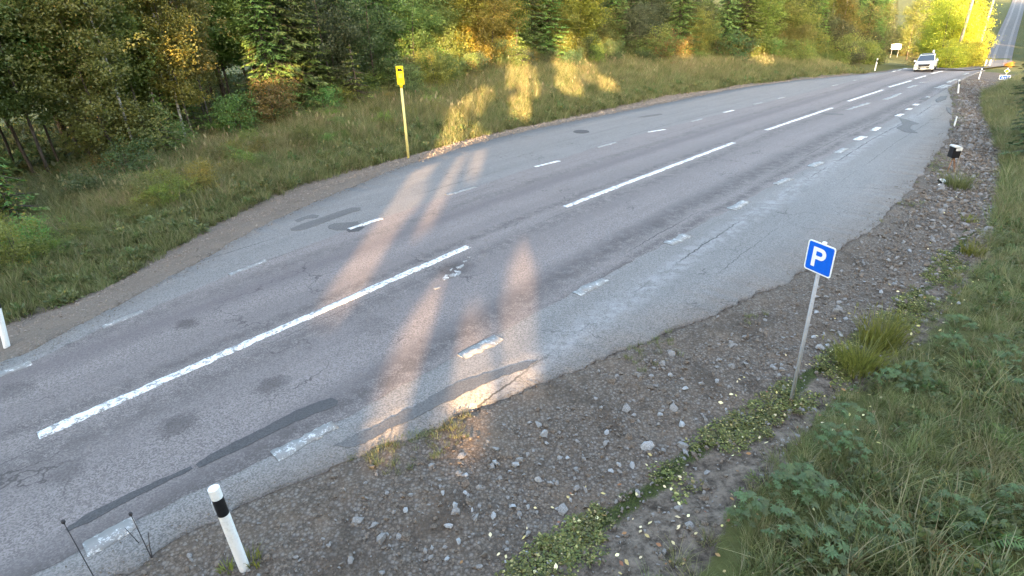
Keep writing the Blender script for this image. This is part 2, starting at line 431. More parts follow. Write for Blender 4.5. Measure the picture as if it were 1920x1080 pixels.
M['pebble'] = plain('brown_gravel', (.145, .12, .098), .9, grain=.55, gscale=14)
M['pale_pebble'] = plain('grey_gravel', (.20, .19, .18), .9, grain=.5, gscale=14)
M['white_plastic'] = plain('white_plastic', (.72, .73, .72), .4, grain=.10, gscale=9)
M['lid'] = plain('weathered_lid', (.50, .50, .48), .6, grain=.25, gscale=12)
M['black_plastic'] = plain('black_plastic', (.012, .012, .014), .4, grain=.2)
M['grey_reflector'] = plain('grey_reflector', (.5, .52, .55), .2, grain=.1)
M['galvanised'] = plain('galvanised_steel', (.36, .37, .39), .45, .7, grain=.2, gscale=40)
M['sign_blue'] = plain('blue_sign_film', (.0, .11, .62), .4, grain=.04)
M['sign_white'] = plain('white_sign_film', (.82, .83, .83), .4, grain=.03)
M['sign_yellow'] = plain('yellow_plastic', (.80, .58, .012), .45, grain=.06)
M['pole_yellow'] = plain('pale_yellow_pole', (.66, .58, .22), .5, grain=.1, gscale=12)
M['black_print'] = plain('black_print', (.012, .012, .012), .6)
M['wood'] = plain('weathered_wood', (.23, .135, .085), .85, grain=.35, gscale=12)
M['grey_wood'] = plain('grey_wooden_pole', (.24, .21, .18), .9, grain=.3, gscale=5)
M['stalk'] = plain('dry_dark_stalk', (.045, .042, .045), .9)
M['leaf_litter'] = foliage_mat('fallen_leaf', (.42, .33, .10), (.72, .62, .36), (.25, .12, .05), .1, use_obj=False, dry_at=.8)
M['leaf'] = foliage_mat('broad_leaf', (.075, .090, .030), (.165, .180, .064), (.26, .19, .06), .48)
M['needle'] = foliage_mat('spruce_needle', (.050, .064, .022), (.125, .142, .050), (.14, .11, .05), .25, dry_at=.93)
M['grass'] = foliage_mat('grass_blade', (.090, .108, .032), (.190, .208, .078), (.30, .26, .14), .45, dry_at=.86)
M['straw'] = foliage_mat('dry_grass', (.14, .135, .05), (.26, .235, .11), (.28, .24, .13), .3, dry_at=.8)
M['lupin'] = foliage_mat('lupin_leaf', (.058, .086, .026), (.118, .160, .054), (.17, .17, .06), .38, dry_at=.9)
M['fern'] = foliage_mat('fern_leaf', (.055, .085, .015), (.13, .17, .035), (.2, .17, .04), .35, dry_at=.85)
M['weed'] = foliage_mat('low_weed_leaf', (.050, .060, .012), (.145, .145, .030), (.34, .29, .11), .3, dry_at=.86)
M['bark'] = bark_mat('grey_brown_bark', (.115, .095, .078), (.045, .036, .030))
M['pine_bark'] = bark_mat('reddish_bark', (.15, .085, .055), (.05, .034, .026))
M['birch'] = bark_mat('birch_bark', (.34, .325, .30), (.05, .045, .04), birch=True)

def dirty(name, col, dirt, rough):
    m, nt, b = new_mat(name); g = G(nt); o = g.obj()
    f = g.math('ADD', g.math('MULTIPLY', g.noise(o, 5, 5, .7), .7), g.math('MULTIPLY', g.noise(o, 40, 3), .3))
    c = g.mix(g.math('MULTIPLY', g.smooth(f, .48, .72), .55), col, dirt)
    g.l(c, b.inputs['Base Color']); b.inputs['Roughness'].default_value = rough; return m
M['white_plastic'] = dirty('white_plastic_grimy', (.74, .75, .74), (.36, .34, .30), .45)
M['sign_white'] = dirty('white_sign_film_grimy', (.80, .81, .81), (.55, .54, .51), .45)
M['pole_yellow'] = dirty('pale_yellow_pole_grimy', (.66, .58, .22), (.36, .32, .17), .55)
M['sign_yellow'] = dirty('yellow_plastic_grimy', (.80, .58, .012), (.52, .38, .05), .5)
M['galvanised'] = dirty('galvanised_steel_weathered', (.34, .35, .37), (.19, .18, .17), .5)

# ------------------------------------------------------------------ the ground: one sheet to the horizon
def build_ground():
    az = np.concatenate([np.linspace(-78, 78, 560), np.linspace(78, 282, 70)[1:-1]]) * math.pi / 180
    rr = np.concatenate([[.6, 1.2], np.geomspace(1.8, 60, 190), np.geomspace(60, 1500, 60)[1:]])
    A, R = np.meshgrid(az, rr); x = (R * np.sin(A)).ravel(); y = (R * np.cos(A)).ravel()
    a = x * E2[0] + y * E2[1]; n = x * N2[0] + y * N2[1]
    z = terr(x, y)
    nr, nl = L_RIGHT(a), L_LEFT(a); nm, nv, ng = L_MOSS(a), L_VEG(a), L_GRASS(a)
    far = a > 74
    outside = (n > nr + .15) | (n < nl - .15)
    jit = .22 * vnoise(x, y, 1.7, 5)
    wt = np.where(n > nr, sstep(-.25, .25, n - nv + jit), sstep(-.2, .3, ng - n + jit * .8))
    wg = np.where(n > nr, 1 - sstep(-.3, .15, n - nm + jit), 1.0)
    wm = np.where(n > nr, np.exp(-((n - nm + .1 + jit * .6) / .17) ** 2) * .78, 0) * (a < 17)
    edge = np.where((n > nr) & (n < nr + .55), .45 * (vnoise(x, y, .8, 9) > .1), 0)
    wm = np.maximum(wm, edge * .7)
    forest = sstep(9, 12, nl - n)
    wg = np.where((n < nl) & (forest > .4), 0, wg)
    wt = np.where(far, .9, wt); wm = np.where(far, 0, wm)
    m, k = A.shape
    i, j = np.meshgrid(np.arange(m - 1), np.arange(k), indexing='ij'); j2 = (j + 1) % k
    F = np.stack([i * k + j, i * k + j2, (i + 1) * k + j2, (i + 1) * k + j], -1).reshape(-1, 4)[:, ::-1]
    zone = np.stack([wg, wm, wt, np.ones_like(wg)], 1)
    me = mesh_np('ground', np.stack([x, y, z], 1), F, M['ground'], {'zone': ('FLOAT_COLOR', zone), 'sand': ('FLOAT', np.where(n < nl, .5, 0))}, smooth=True)
    put('ground', me, kind='structure', label='roadside ground of gravel, soil, moss and turf')
build_ground()

# ------------------------------------------------------------------ pavement
A_ROAD = np.concatenate([np.arange(-60, -3, 1.5), np.arange(-3, 28, .09), np.arange(28, 76, .4)])
def strip(name, nl, nr, lift, mat, skirt, ragged=.05, seed=0, cols=13, parent=None, **pr):
    a = A_ROAD
    l = nl(a) + ragged * (vnoise(a, a * 0, 1.6, seed) + .9 * vnoise(a, a * 0, 5.0, seed + 1)); r = nr(a) + ragged * (vnoise(a, a * 0, 1.6, seed + 2) + .9 * vnoise(a, a * 0, 5.0, seed + 3))
    T = np.linspace(0, 1, cols); Nn = l[:, None] * (1 - T) + r[:, None] * T; Aa = np.repeat(a[:, None], cols, 1)
    x, y = xy(Aa.ravel(), Nn.ravel()); z = zbase(x, y) + lift
    V = np.stack([x, y, z], 1).reshape(len(a), cols, 3); uv = np.stack([Nn - L_C(a)[:, None], Aa], -1)
    if skirt:
        dn = V[:, [0, -1]].copy(); dn[:, :, 2] -= skirt
        V = np.concatenate([dn[:, :1], V, dn[:, 1:]], 1); uv = np.concatenate([uv[:, :1], uv, uv[:, -1:]], 1)
    m, k = V.shape[:2]
    i, j = np.meshgrid(np.arange(m - 1), np.arange(k - 1), indexing='ij')
    F = np.stack([i * k + j, i * k + j + 1, (i + 1) * k + j + 1, (i + 1) * k + j], -1).reshape(-1, 4)
    me = mesh_np(name, V.reshape(-1, 3), F, mat, uv=uv.reshape(-1, 2))
    return put(name, me, parent, **pr)
road = strip('road', L_LEFT, L_RIGHT, .002, M['layby'], .12, .07, 21, kind='structure', label='grey asphalt road widening into a lay-by on both sides')
strip('lane_surface', L_EL, L_ER, .006, M['lane'], 0, .03, 41, parent=road)

def sheet(name, poly_px, lift, mat, jitter=.02, seed=0):
    """a thin asphalt repair laid on the road"""
    P = march(*np.array(poly_px, float).T, zbase)[:, :2]
    Q = []
    for i in range(len(P)):
        p, q = P[i], P[(i + 1) % len(P)]; k = max(1, int(np.linalg.norm(q - p) / .05))
        for t in range(k): Q.append(p + (q - p) * t / k)
    Q = np.array(Q)
    Q = Q + jitter * np.stack([vnoise(Q[:, 0], Q[:, 1], 6, seed) + .8 * vnoise(Q[:, 0], Q[:, 1], 19, seed + 5), vnoise(Q[:, 0], Q[:, 1], 6, seed + 3) + .8 * vnoise(Q[:, 0], Q[:, 1], 19, seed + 8)], 1)
    z = zbase(Q[:, 0], Q[:, 1])
    n = len(Q); V = np.concatenate([np.c_[Q, z + lift], np.c_[Q, z - .002]])
    me = bpy.data.meshes.new(name)
    me.from_pydata([tuple(v) for v in V], [], [tuple(range(n))] + [(k, k + n, (k + 1) % n + n, (k + 1) % n) for k in range(n)])
    a, nn = an(V); uvl = me.uv_layers.new(name='road'); uu = np.stack([nn - L_C(a), a], 1)
    for lp in me.loops: uvl.data[lp.index].uv = uu[lp.vertex_index]
    me.materials.append(mat)
    return put(name, me, road)
Z5 = lambda pts: [(x / 2, 540 + y / 2) for x, y in pts]
Z6 = lambda pts: [(640 + x / 2, 540 + y / 2) for x, y in pts]
Z3 = lambda pts: [(1280 + x / 3, 70 + y / 3) for x, y in pts]
Z9 = lambda pts: [(420 + x / 3.857, 340 + y / 3.857) for x, y in pts]
sheet('tar_patch', Z5([(245,908),(330,845),(500,765),(640,703),(713,668),(720,682),(650,717),(560,762),(420,832),(330,882),(255,917)]), .011, M['tar'], .015, 1)
sheet('tar_patch', Z5([(735,665),(800,620),(900,570),(1000,520),(1100,465),(1170,435),(1240,412),(1268,424),(1262,442),(1200,467),(1100,507),(1000,557),(900,607),(800,652),(745,678)]), .011, M['tar'], .012, 2)
sheet('worn_patch', Z6([(-20,595),(0,575),(60,545),(120,520),(250,455),(420,365),(520,330),(640,292),(740,268),(700,302),(600,338),(480,388),(410,425),(280,485),(150,545),(40,600)]), .009, M['oldtar'], .03, 3)
sheet('tar_patch', Z9([(475,345),(560,310),(700,265),(840,215),(930,190),(990,192),(985,210),(900,235),(800,270),(660,325),(560,355),(490,357)]), .009, M['oldtar'], .01, 4)
sheet('tar_patch', Z9([(750,325),(800,305),(880,300),(960,290),(985,310),(900,350),(820,355),(760,342)]), .009, M['oldtar'], .02, 5)
sheet('tar_patch', Z9([(512,285),(560,262),(640,240),(690,245),(670,265),(590,275),(530,298)]), .007, M['oldtar'], .02, 6)
sheet('tar_patch', Z3([(1200,510),(1240,490),(1220,455),(1260,462),(1330,487),(1290,492),(1278,512),(1325,540),(1250,533)]), .012, M['oldtar'], .02, 7)
sheet('tar_patch', Z3([(1422,355),(1450,332),(1488,330),(1480,350),(1430,366)]), .02, M['oldtar'], .02, 8)
sheet('tar_patch', Z3([(1482,395),(1505,398),(1514,436),(1492,422)]), .02, M['oldtar'], .02, 9)
sheet('tar_patch', Z3([(1330,352),(1350,340),(1384,338),(1365,354)]), .02, M['oldtar'], .02, 10)
sheet('round_patch', [(1074 + 16 + 15 * math.cos(t), 247 + 3.3 * math.sin(t)) for t in np.linspace(0, 6.1, 14)], .012, M['tar'], .01, 11)
#sheet('round_patch', [(353 + 15 * math.cos(t) + 3 * math.sin(t), 607 - 5.5 * math.sin(t)) for t in np.linspace(0, 6.1, 14)], .010, M['oldtar'], .03, 12)
#sheet('worn_patch', [(487,742),(505,712),(530,697),(535,715),(520,735),(500,748)], .009, M['oldtar'], .04, 13)
#sheet('worn_patch', [(303,820),(325,795),(358,776),(370,778),(352,800),(325,818)], .009, M['oldtar'], .04, 14)
#sheet('worn_patch', [(0,705),(30,695),(58,684),(40,700),(18,722),(0,735)], .009, M['oldtar'], .02, 15)
#sheet('worn_patch', [(836,490),(868,478),(885,486),(880,512),(860,528),(838,524),(828,508)], .009, M['oldtar'], .05, 16)
sheet('tar_patch', [(649,432),(668,424),(684,426),(672,434),(655,436)], .012, M['tar'], .01, 17)
for q in ([(1520,207),(1545,211),(1580,214),(1582,216),(1550,215),(1520,210)], [(1195,220),(1215,216),(1240,213),(1242,215),(1210,220)]):
    sheet('crack_seal', q, .012, M['oldtar'], .01, 18)

def dash(name, p0, p1, width, mat, seed, lift=.014, worn=.01):
    P = march([p0[0], p1[0]], [p0[1], p1[1]], zbase); a, n = an(P)
    L = abs(a[1] - a[0]); k = max(3, int(L / .04)); s = np.linspace(0, 1, k + 1)
    aa = a[0] + (a[1] - a[0]) * s; nn = n[0] + (n[1] - n[0]) * s
    rg = lambda sd: worn * (vnoise(aa, aa * 0, 3, sd) + .8 * vnoise(aa, aa * 0, 9, sd + 1) + .5 * vnoise(aa, aa * 0, 23, sd + 2))
    rows = [nn - width / 2 + rg(seed), nn + width / 2 + rg(seed + 5)]
    V = []
    for nr_ in rows:
        x, y = xy(aa, nr_); V.append(np.stack([x, y, zbase(x, y) + lift], 1))
    dn = [V[0] - [0, 0, lift], V[1] - [0, 0, lift]]
    R = np.concatenate([dn[0], V[0], V[1], dn[1]]); m = k + 1
    F = [(r * m + i, (r + 1) * m + i, (r + 1) * m + i + 1, r * m + i + 1) for r in range(3) for i in range(k)]
    F += [(0, m, 2 * m, 3 * m), (k, 3 * m + k, 2 * m + k, m + k)]
    put(name, mesh_np(name, R, F, mat), road)
CD = [((72,818),(878,463)), ((1060,388.5),(1375,268)), ((1437,244),(1560,202.5)), ((1590,190),(1655,168.7)), ((1666.7,163.5),(1708,151.5)), ((1715.5,148),(1735.5,142.2)), ((1746.7,138.2),(1766.7,133.4)), ((1772,131.4),(1785,128.6)), ((1788,127.5),(1798,125.2))]
for i, (p, q) in enumerate(CD): dash('centre_line_dash', p, q, .19, M['paint'], i * 11, worn=.016)
RD = [((160,1033),(255,980)), ((515,857),(628,796)), ((865,670),(935,633)), ((1080,552),(1137,525)), ((1252,458),(1290,441)), ((1370,393),(1401,378)), ((1455,346),(1480,335)), ((1520,313),(1541,304)), ((1568,287),(1586,278)), ((1605,263),(1620,256)), ((1636,245),(1649,239)), ((1683,218),(1691,214)), ((1701,206),(1707,203.3)), ((1715,197.5),(1720,195)), ((1736,184),(1742,181))]
for i, (p, q) in enumerate(RD): dash('edge_line_dash', p, q, .24, M['paint_worn' if i not in (9, 10, 11, 12, 13) else 'paint'], 200 + i * 11, worn=.03)
for i, (p, q) in enumerate([((1756,165),(1773,159)), ((1775,155),(1793,148.5)), ((1806,140),(1816,137)), ((1765,166),(1780,160)), ((1701,165),(1718,160)), ((1725,155),(1735,154)), ((1660,187),(1690,175)), ((1590,206),(1630,193))]): dash('worn_line_streak', p, q, .22, M['paint_worn'], 400 + i * 7, lift=.018, worn=.05)
LD = [((-30,714),(60,681)), ((192,614),(268,584)), ((430,516),(500,489)), ((655,430),(715,410)), ((838,366),(893,351)), ((1003,313),(1048,302)), ((1120,277),(1156,267)), ((1216,248),(1246,243)), ((1296,228.5),(1317,223)), ((1357,211),(1376,207)), ((1413,196),(1430,192.5)), ((1457,185.5),(1470,182.5)), ((1560,161.2),(1570,159)), ((1600,151.5),(1607,150)), ((1673,134.5),(1679,133)), ((1684,132),(1690,130.6)), ((1694,129.6),(1700,128.3))]
for i, (p, q) in enumerate(LD): dash('edge_line_dash', p, q, .17, M['paint' if i in (3, 5, 7, 9, 14, 15, 16) else 'paint_worn'], 600 + i * 11, worn=.02)
Z7 = lambda pts: [(780 + x / 6.75, 420 + y / 6.75) for x, y in pts]
for i, q in enumerate([[(335,700),(365,655),(410,650),(400,672),(420,690),(370,722)], [(415,660),(470,628),(515,640),(505,665),(440,676)], [(475,595),(515,600),(560,605),(570,630),(530,665),(515,640)], [(500,550),(540,545),(600,515),(610,530),(560,570),(520,566)], [(590,480),(640,465),(650,475),(605,490)], [(640,425),(690,420),(680,440)], [(220,815),(300,797),(310,808),(235,832)], [(430,590),(460,565),(465,575),(440,602)]]):
    sheet('paint_scrap', Z7(q), .016, M['paint_worn'], .012, 30 + i)

# the road beyond the crest, down into the dip and up the far slope
WP = [(72, -10.6, None), (None, None, (1862, 122, 98)), (None, None, (1868, 118, 130)), (None, None, (1873, 113, 170)), (None, None, (1874, 108, 215)), (None, None, (1879, 95, 265)), (None, None, (1886, 78, 330)), (None, None, (1894, 50, 430))]
wpts = [np.array(xy(a, n)) if c is None else at_dist(*c)[:2] for a, n, c in WP]
def smooth_path(P, k=14):
    P = np.array(P); out = []
    for i in range(len(P) - 1):
        p0, p1, p2, p3 = P[max(i - 1, 0)], P[i], P[i + 1], P[min(i + 2, len(P) - 1)]
        for t in np.linspace(0, 1, k, endpoint=False):
            out.append(.5 * ((2 * p1) + (p2 - p0) * t + (2 * p0 - 5 * p1 + 4 * p2 - p3) * t * t + (3 * p1 - p0 - 3 * p2 + p3) * t ** 3))
    out.append(P[-1]); return np.array(out)
FAR = smooth_path(wpts)
def ribbon(name, path, off, half, lift, mat, parent=None, **pr):
    d = np.gradient(path, axis=0); d /= np.linalg.norm(d, axis=1)[:, None]; s = np.stack([d[:, 1], -d[:, 0]], 1)
    L = np.cumsum(np.r_[0, np.linalg.norm(np.diff(path, axis=0), axis=1)])
    rows = [path + s * (off - half), path + s * (off + half)]
    V = np.concatenate([np.c_[r, zbase(r[:, 0], r[:, 1]) + lift] for r in rows]); m = len(path)
    F = [(i, m + i, m + i + 1, i + 1) for i in range(m - 1)]
    uv = np.concatenate([np.stack([np.full(m, off - half), L], 1), np.stack([np.full(m, off + half), L], 1)])
    return put(name, mesh_np(name, V, F, mat, uv=uv), parent, **pr)
far_road = ribbon('far_road', FAR, 0, 2.5, .10, M['oldtar'], kind='structure', label='far stretch of road climbing the opposite slope')
for o_ in (-1.2, 1.2): ribbon('worn_track', FAR, o_, .3, .13, M['layby'], far_road)

# ------------------------------------------------------------------ street furniture
def ground_at(x, y): return float(terr(np.array([x]), np.array([y]))[0])

def lean_to(base, top_px, height):
    """tilt that carries the top of a post from the vertical to where the photograph shows it"""
    d = rays([top_px[0]], [top_px[1]])[0]; o = np.array([0, 0, CAM_H])
    up = base + np.array([0, 0, height]); t = np.dot(up - o, d); near = o + d * t
    v = Vector(near - base).normalized()
    return Vector((0, 0, 1)).rotation_difference(v).to_euler()

def delineator(loc, rot, label, h=1.05, r=.055, band=True, group='roadside marker posts'):
    t = thing('marker_post', label, 'marker post', loc, rot, group=group)
    n = 20
    put('shaft', MB().tube([(0, 0, -.1), (0, 0, h * .70)], [r * 1.0, r], n).mesh('shaft', M['white_plastic'], False), t)
    put('black_band', MB().tube([(0, 0, h * .70), (0, 0, h * .89)], r * 1.01, n).mesh('black_band', M['black_plastic']), t)
    c = MB().tube([(0, 0, h * .89), (0, 0, h * .995), (0, 0, h)], [r, r, r * .93], n, cap=False)
    k = len(c.v); c.add([(r * .93 * math.cos(2 * math.pi * i / n), r * .93 * math.sin(2 * math.pi * i / n), h) for i in range(n)] + [(r * .72 * math.cos(2 * math.pi * i / n), r * .72 * math.sin(2 * math.pi * i / n), h) for i in range(n)] + [(r * .70 * math.cos(2 * math.pi * i / n), r * .70 * math.sin(2 * math.pi * i / n), h - .006) for i in range(n)],
          [(i, (i + 1) % n, n + (i + 1) % n, n + i) for i in range(n)] + [(n + i, n + (i + 1) % n, 2 * n + (i + 1) % n, 2 * n + i) for i in range(n)] + [tuple(2 * n + i for i in range(n))])
    put('cap', c.mesh('cap', M['white_plastic']), t)
    put('reflector', MB().box((-r * .93, -r * .45, h * .80), (.012, .05, .15), .45).mesh('reflector', M['grey_reflector'], bevel=.004), t)
    return t
b = hit(459, 1066); delineator(b, lean_to(b, (399, 912), 1.12), 'nearest white marker post with a black band, on the gravel edge', 1.12, .052)
b = hit(13, 650); delineator(b, lean_to(b, (0, 597), .5), 'white marker post on the far gravel verge, cut by the left edge of the photo', 1.05, .05)
b = hit(1640, 133.5); delineator(b, (0, 0, 0), 'white marker post with black top on the grass verge just before the white pickup', 1.30, .065)
b = hit(1796, 176); delineator(b, lean_to(b, (1799, 151), .95), 'white marker post where the right lay-by ends, before the crest', .9, .05)
b = hit(1835, 148.5); delineator(b, (0, 0, 0), 'white marker post on the gravel bank at the crest of the road', .85, .05)

def rounded(w, h, r, n=5):
    P = []
    for cx, cz, a0 in ((w / 2 - r, h / 2 - r, 0), (-w / 2 + r, h / 2 - r, 90), (-w / 2 + r, -h / 2 + r, 180), (w / 2 - r, -h / 2 + r, 270)):
        for k in range(n + 1):
            t = math.radians(a0 + 90 * k / n); P.append((cx + r * math.cos(t), cz + r * math.sin(t)))
    return P

def parking_sign():
    b = hit(1483, 751); H = 2.44; W = .405
    rot = lean_to(b, (1549, 444), H)
    face = math.atan2(-b[0], b[1])
    t = thing('parking_sign', 'blue square sign with a white letter P on a thin steel pole', 'parking sign', b, rot)
    put('pole', MB().tube([(0, 0, -.2), (0, 0, H - .05)], .024, 14).mesh('pole', M['galvanised'], True), t)
    put('pole_cap', MB().tube([(0, 0, H - .05), (0, 0, H - .02)], .027, 14).mesh('pole_cap', M['white_plastic'], True), t)
    pl = bpy.data.objects.new('sign_plate', None)
    zc = H - W / 2 - .03
    yaw = face + math.radians(-38)
    R = Matrix.Rotation(yaw, 4, 'Z')
    def part(nm, mb, mat, par, bev=None):
        o = put(nm, mb.mesh(nm, mat, bevel=bev), par); return o
    plate = put('sign_plate', MB().prism(rounded(W, W, .035), -.034, -.030, 'xz').mesh('sign_plate', M['sign_white']), t, (0, 0, zc), (0, 0, yaw))
    put('blue_field', MB().prism(rounded(W - .036, W - .036, .024), -.0365, -.0335, 'xz').mesh('blue_field', M['sign_blue']), plate)
    # the letter
    s = W; x0, x1, zb_, zt = -.115 * s / .43 * 1.0, 0, -.135 * s / .43, .140 * s / .43
    st = .056 * s / .43; cxp, rad, rin = .012 * s / .43, .082 * s / .43, .030 * s / .43
    zc_ = zt - rad
    outer = [(x0, zb_), (x0 + st, zb_), (x0 + st, zc_ - rad), (cxp, zc_ - rad)] + [(cxp + rad * math.cos(a), zc_ + rad * math.sin(a)) for a in np.linspace(-math.pi / 2, math.pi / 2, 15)[1:-1]] + [(cxp, zt), (x0, zt)]
    inner = [(x0 + st, zc_ - rin), (cxp - .004, zc_ - rin)] + [(cxp - .004 + rin * math.cos(a), zc_ + rin * math.sin(a)) for a in np.linspace(-math.pi / 2, math.pi / 2, 11)[1:-1]] + [(cxp - .004, zc_ + rin), (x0 + st, zc_ + rin)]
    m = MB(); m.prism(outer, -.0385, -.036, 'xz'); put('letter_p', m.mesh('letter_p', M['sign_white']), plate)
    put('letter_counter', MB().prism(inner, -.0395, -.0380, 'xz').mesh('letter_counter', M['sign_blue']), plate)
    for zz in (.10, -.10): put('clamp', MB().box((0, -.012, zz), (.10, .042, .022)).mesh('clamp', M['galvanised'], bevel=.004), plate)
parking_sign()

def yellow_marker():
    b = hit(766, 297); H = 3.62
    t = thing('yellow_marker', 'tall pale yellow pole with a bright yellow marker box at the edge of the grass', 'yellow marker', b, lean_to(b, (748, 120), H))
    put('pole', MB().tube([(0, 0, -.3), (0, 0, H - .62)], [.056, .050], 14).mesh('pole', M['pole_yellow'], True), t)
    put('sleeve', MB().tube([(0, 0, H - .78), (0, 0, H - .60)], [.058, .075], 14).mesh('sleeve', M['sign_yellow'], True), t)
    yaw = math.atan2(-b[0], b[1]) + math.radians(14)
    bx = put('marker_box', MB().box((0, 0, 0), (.29, .085, .70)).mesh('marker_box', M['sign_yellow'], bevel=.018), t, (0, 0, H - .31), (0, 0, yaw))
    put('black_symbol', MB().prism([(-.10, .30), (-.02, .24), (.03, .265), (.115, .165), (-.105, .165), (-.085, .21)], -.0475, -.042, 'xz').mesh('black_symbol', M['black_print']), bx)
    for k, zz in enumerate((.04, 0, -.04, -.08)):
        put('print_line', MB().prism([(-.08, zz), (.08, zz), (.08, zz + .012), (-.08, zz + .012)], -.0465, -.042, 'xz').mesh('print_line', M['pole_yellow']), bx)
yellow_marker()

def mailbox():
    b = hit(1791, 326); H = 1.02
    t = thing('mailbox', 'black mailbox with a worn white lid on crossed wooden stakes beside the lay-by', 'mailbox', b, scale=.88)
    yaw = math.atan2(-b[0], b[1]) + .5
    d_ = lambda px, py, dz=0: None
    right = np.array([math.cos(-math.atan2(b[0], b[1])), math.sin(-math.atan2(b[0], b[1]))])
    R = lambda s, z: (right[0] * s, right[1] * s, z)
    put('stake', MB().tube([R(.02, -.15), R(-.19, .62)], [.032, .030], 7).mesh('stake', M['wood']), t)
    put('stake', MB().tube([R(-.02, -.15), R(-.05, .98)], [.034, .03], 7).mesh('stake', M['grey_wood']), t)
    put('stake', MB().tube([R(-.27, -.15), R(-.21, .58)], [.022, .02], 6).mesh('stake', M['wood']), t)
    bx = MB().prism([(-.13, 0), (.13, 0), (.13, .33), (.10, .36), (-.10, .40), (-.13, .38)], -.16, .16, 'xz')
    box = put('box', bx.mesh('box', M['black_plastic'], bevel=.012), t, R(-.22, .60), (0, 0, yaw))
    put('lid', MB().prism([(-.15, .385), (.15, .345), (.15, .375), (.11, .405), (-.11, .445), (-.15, .425)], -.19, .17, 'xz').mesh('lid', M['lid'], bevel=.012), box)
    put('lid_flap', MB().box((.03, -.185, .31), (.20, .014, .09)).mesh('lid_flap', M['lid'], bevel=.004), box)
    put('back_strap', MB().box((.155, .02, .18), (.03, .09, .42)).mesh('back_strap', M['black_plastic'], bevel=.006), box)
mailbox()
b = hit(1767, 343)
t = thing('broken_panel', 'broken white plastic panel with black rim lying on gravel below the mailbox', 'plastic panel', b + np.array([0, 0, .05]), (.5, .15, .5))
put('white_face', MB().box((0, 0, .025), (.27, .17, .03)).mesh('white_face', M['white_plastic'], bevel=.008), t)
put('black_rim', MB().box((0, 0, -.02), (.29, .19, .05)).mesh('black_rim', M['black_plastic'], bevel=.01), t)
b = hit(1764, 349.5)
put('plastic_shard', MB().prism([(-.1, -.05), (.06, -.06), (.11, .0), (.02, .06), (-.09, .04)], .0, .03, 'xy').mesh('plastic_shard', M['white_plastic'], bevel=.005), None, b + np.array([0, 0, .03]), (.25, .1, .3), label='small white plastic shard just below the broken panel on the gravel', category='plastic shard')
b = hit(1789, 236)
put('white_stake', MB().tube([(0, 0, -.1), (0, 0, .42)], [.035, .03], 8).mesh('white_stake', M['white_plastic']), None, b, label='short white peg at the asphalt edge of the right lay-by', category='peg')

# seed-headed stalks at the near road edge
def stalk(base, tops, label):
    t = thing('dry_stalk', label, 'dry stalk', base)
    for k, (dx, dy, h, s0, head) in enumerate(tops):
        put('stem', MB().tube([(s0 * dx, s0 * dy, -.05 if s0 == 0 else h * s0), (dx * .45, dy * .45, h * .5), (dx, dy, h)], [.0055, .0045, .0035], 6).mesh('stem', M['stalk']), t)
        if head: put('seed_head', MB().tube([(dx, dy, h - .012), (dx * 1.02, dy * 1.02, h + .005), (dx * 1.02, dy * 1.02, h + .03), (dx * 1.03, dy * 1.03, h + .042)], [.006, .017, .016, .005], 8).mesh('seed_head', M['stalk'], True), t)
b = hit(184, 1096); stalk(b, [(0, 0, .86, 0, True)], 'thin dark dry stalk with a round seed head at the bottom left corner')
b = hit(284, 1046); stalk(b, [(0, .0, .62, 0, True), (.06, .03, .34, 0, False), (-.09, -.03, .48, .6, False)], 'branched thin dry stalk beside the edge line, near the nearest marker post')

def blank_sign(px, base_px, w, h, Hs, face_mat, lines, label, cat, name, border):
    b = hit(*base_px); t = thing(name, label, cat, b); Dh = math.hypot(b[0], b[1])
    Hs = at_dist(px[0], px[1] - 6, Dh)[2] - b[2]; h = Hs - (at_dist(px[0], px[1] + 6, Dh)[2] - b[2]); w = h * 1.6
    yaw = math.atan2(-b[0], b[1]) + math.radians(4)
    c, s = math.cos(yaw), math.sin(yaw)
    for k in (-.3, .3):
        put('post', MB().tube([(c * w * k, s * w * k, -.3), (c * w * k, s * w * k, Hs)], .04, 8).mesh('post', M['galvanised']), t)
    p = put('panel', MB().prism(rounded(w, h, .06), -.08, -.05, 'xz').mesh('panel', border), t, (0, 0, Hs - h / 2), (0, 0, yaw))
    put('face', MB().prism(rounded(w - .2, h - .2, .05), -.09, -.075, 'xz').mesh('face', face_mat), p)
    for x0, x1, z0, z1 in lines:
        put('text_line', MB().prism([(x0, z0), (x1, z0), (x1, z1), (x0, z1)], -.096, -.088, 'xz').mesh('text_line', M['black_print' if face_mat == M['sign_white'] else 'sign_white']), p)
    return b
LN = lambda w, zs, k: [(-w * .38, w * .38 * (1 if i % 2 == 0 else .6), z, z + k) for i, z in enumerate(zs)]
blank_sign((1673, 87), (1675, 109), 1.15, .74, 1.75, M['sign_white'], LN(1.0, (.14, .02, -.10, -.2), .045), 'white rectangular road sign with dark text lines, on the bank behind the pickup', 'road sign', 'white_road_sign', M['black_plastic'])

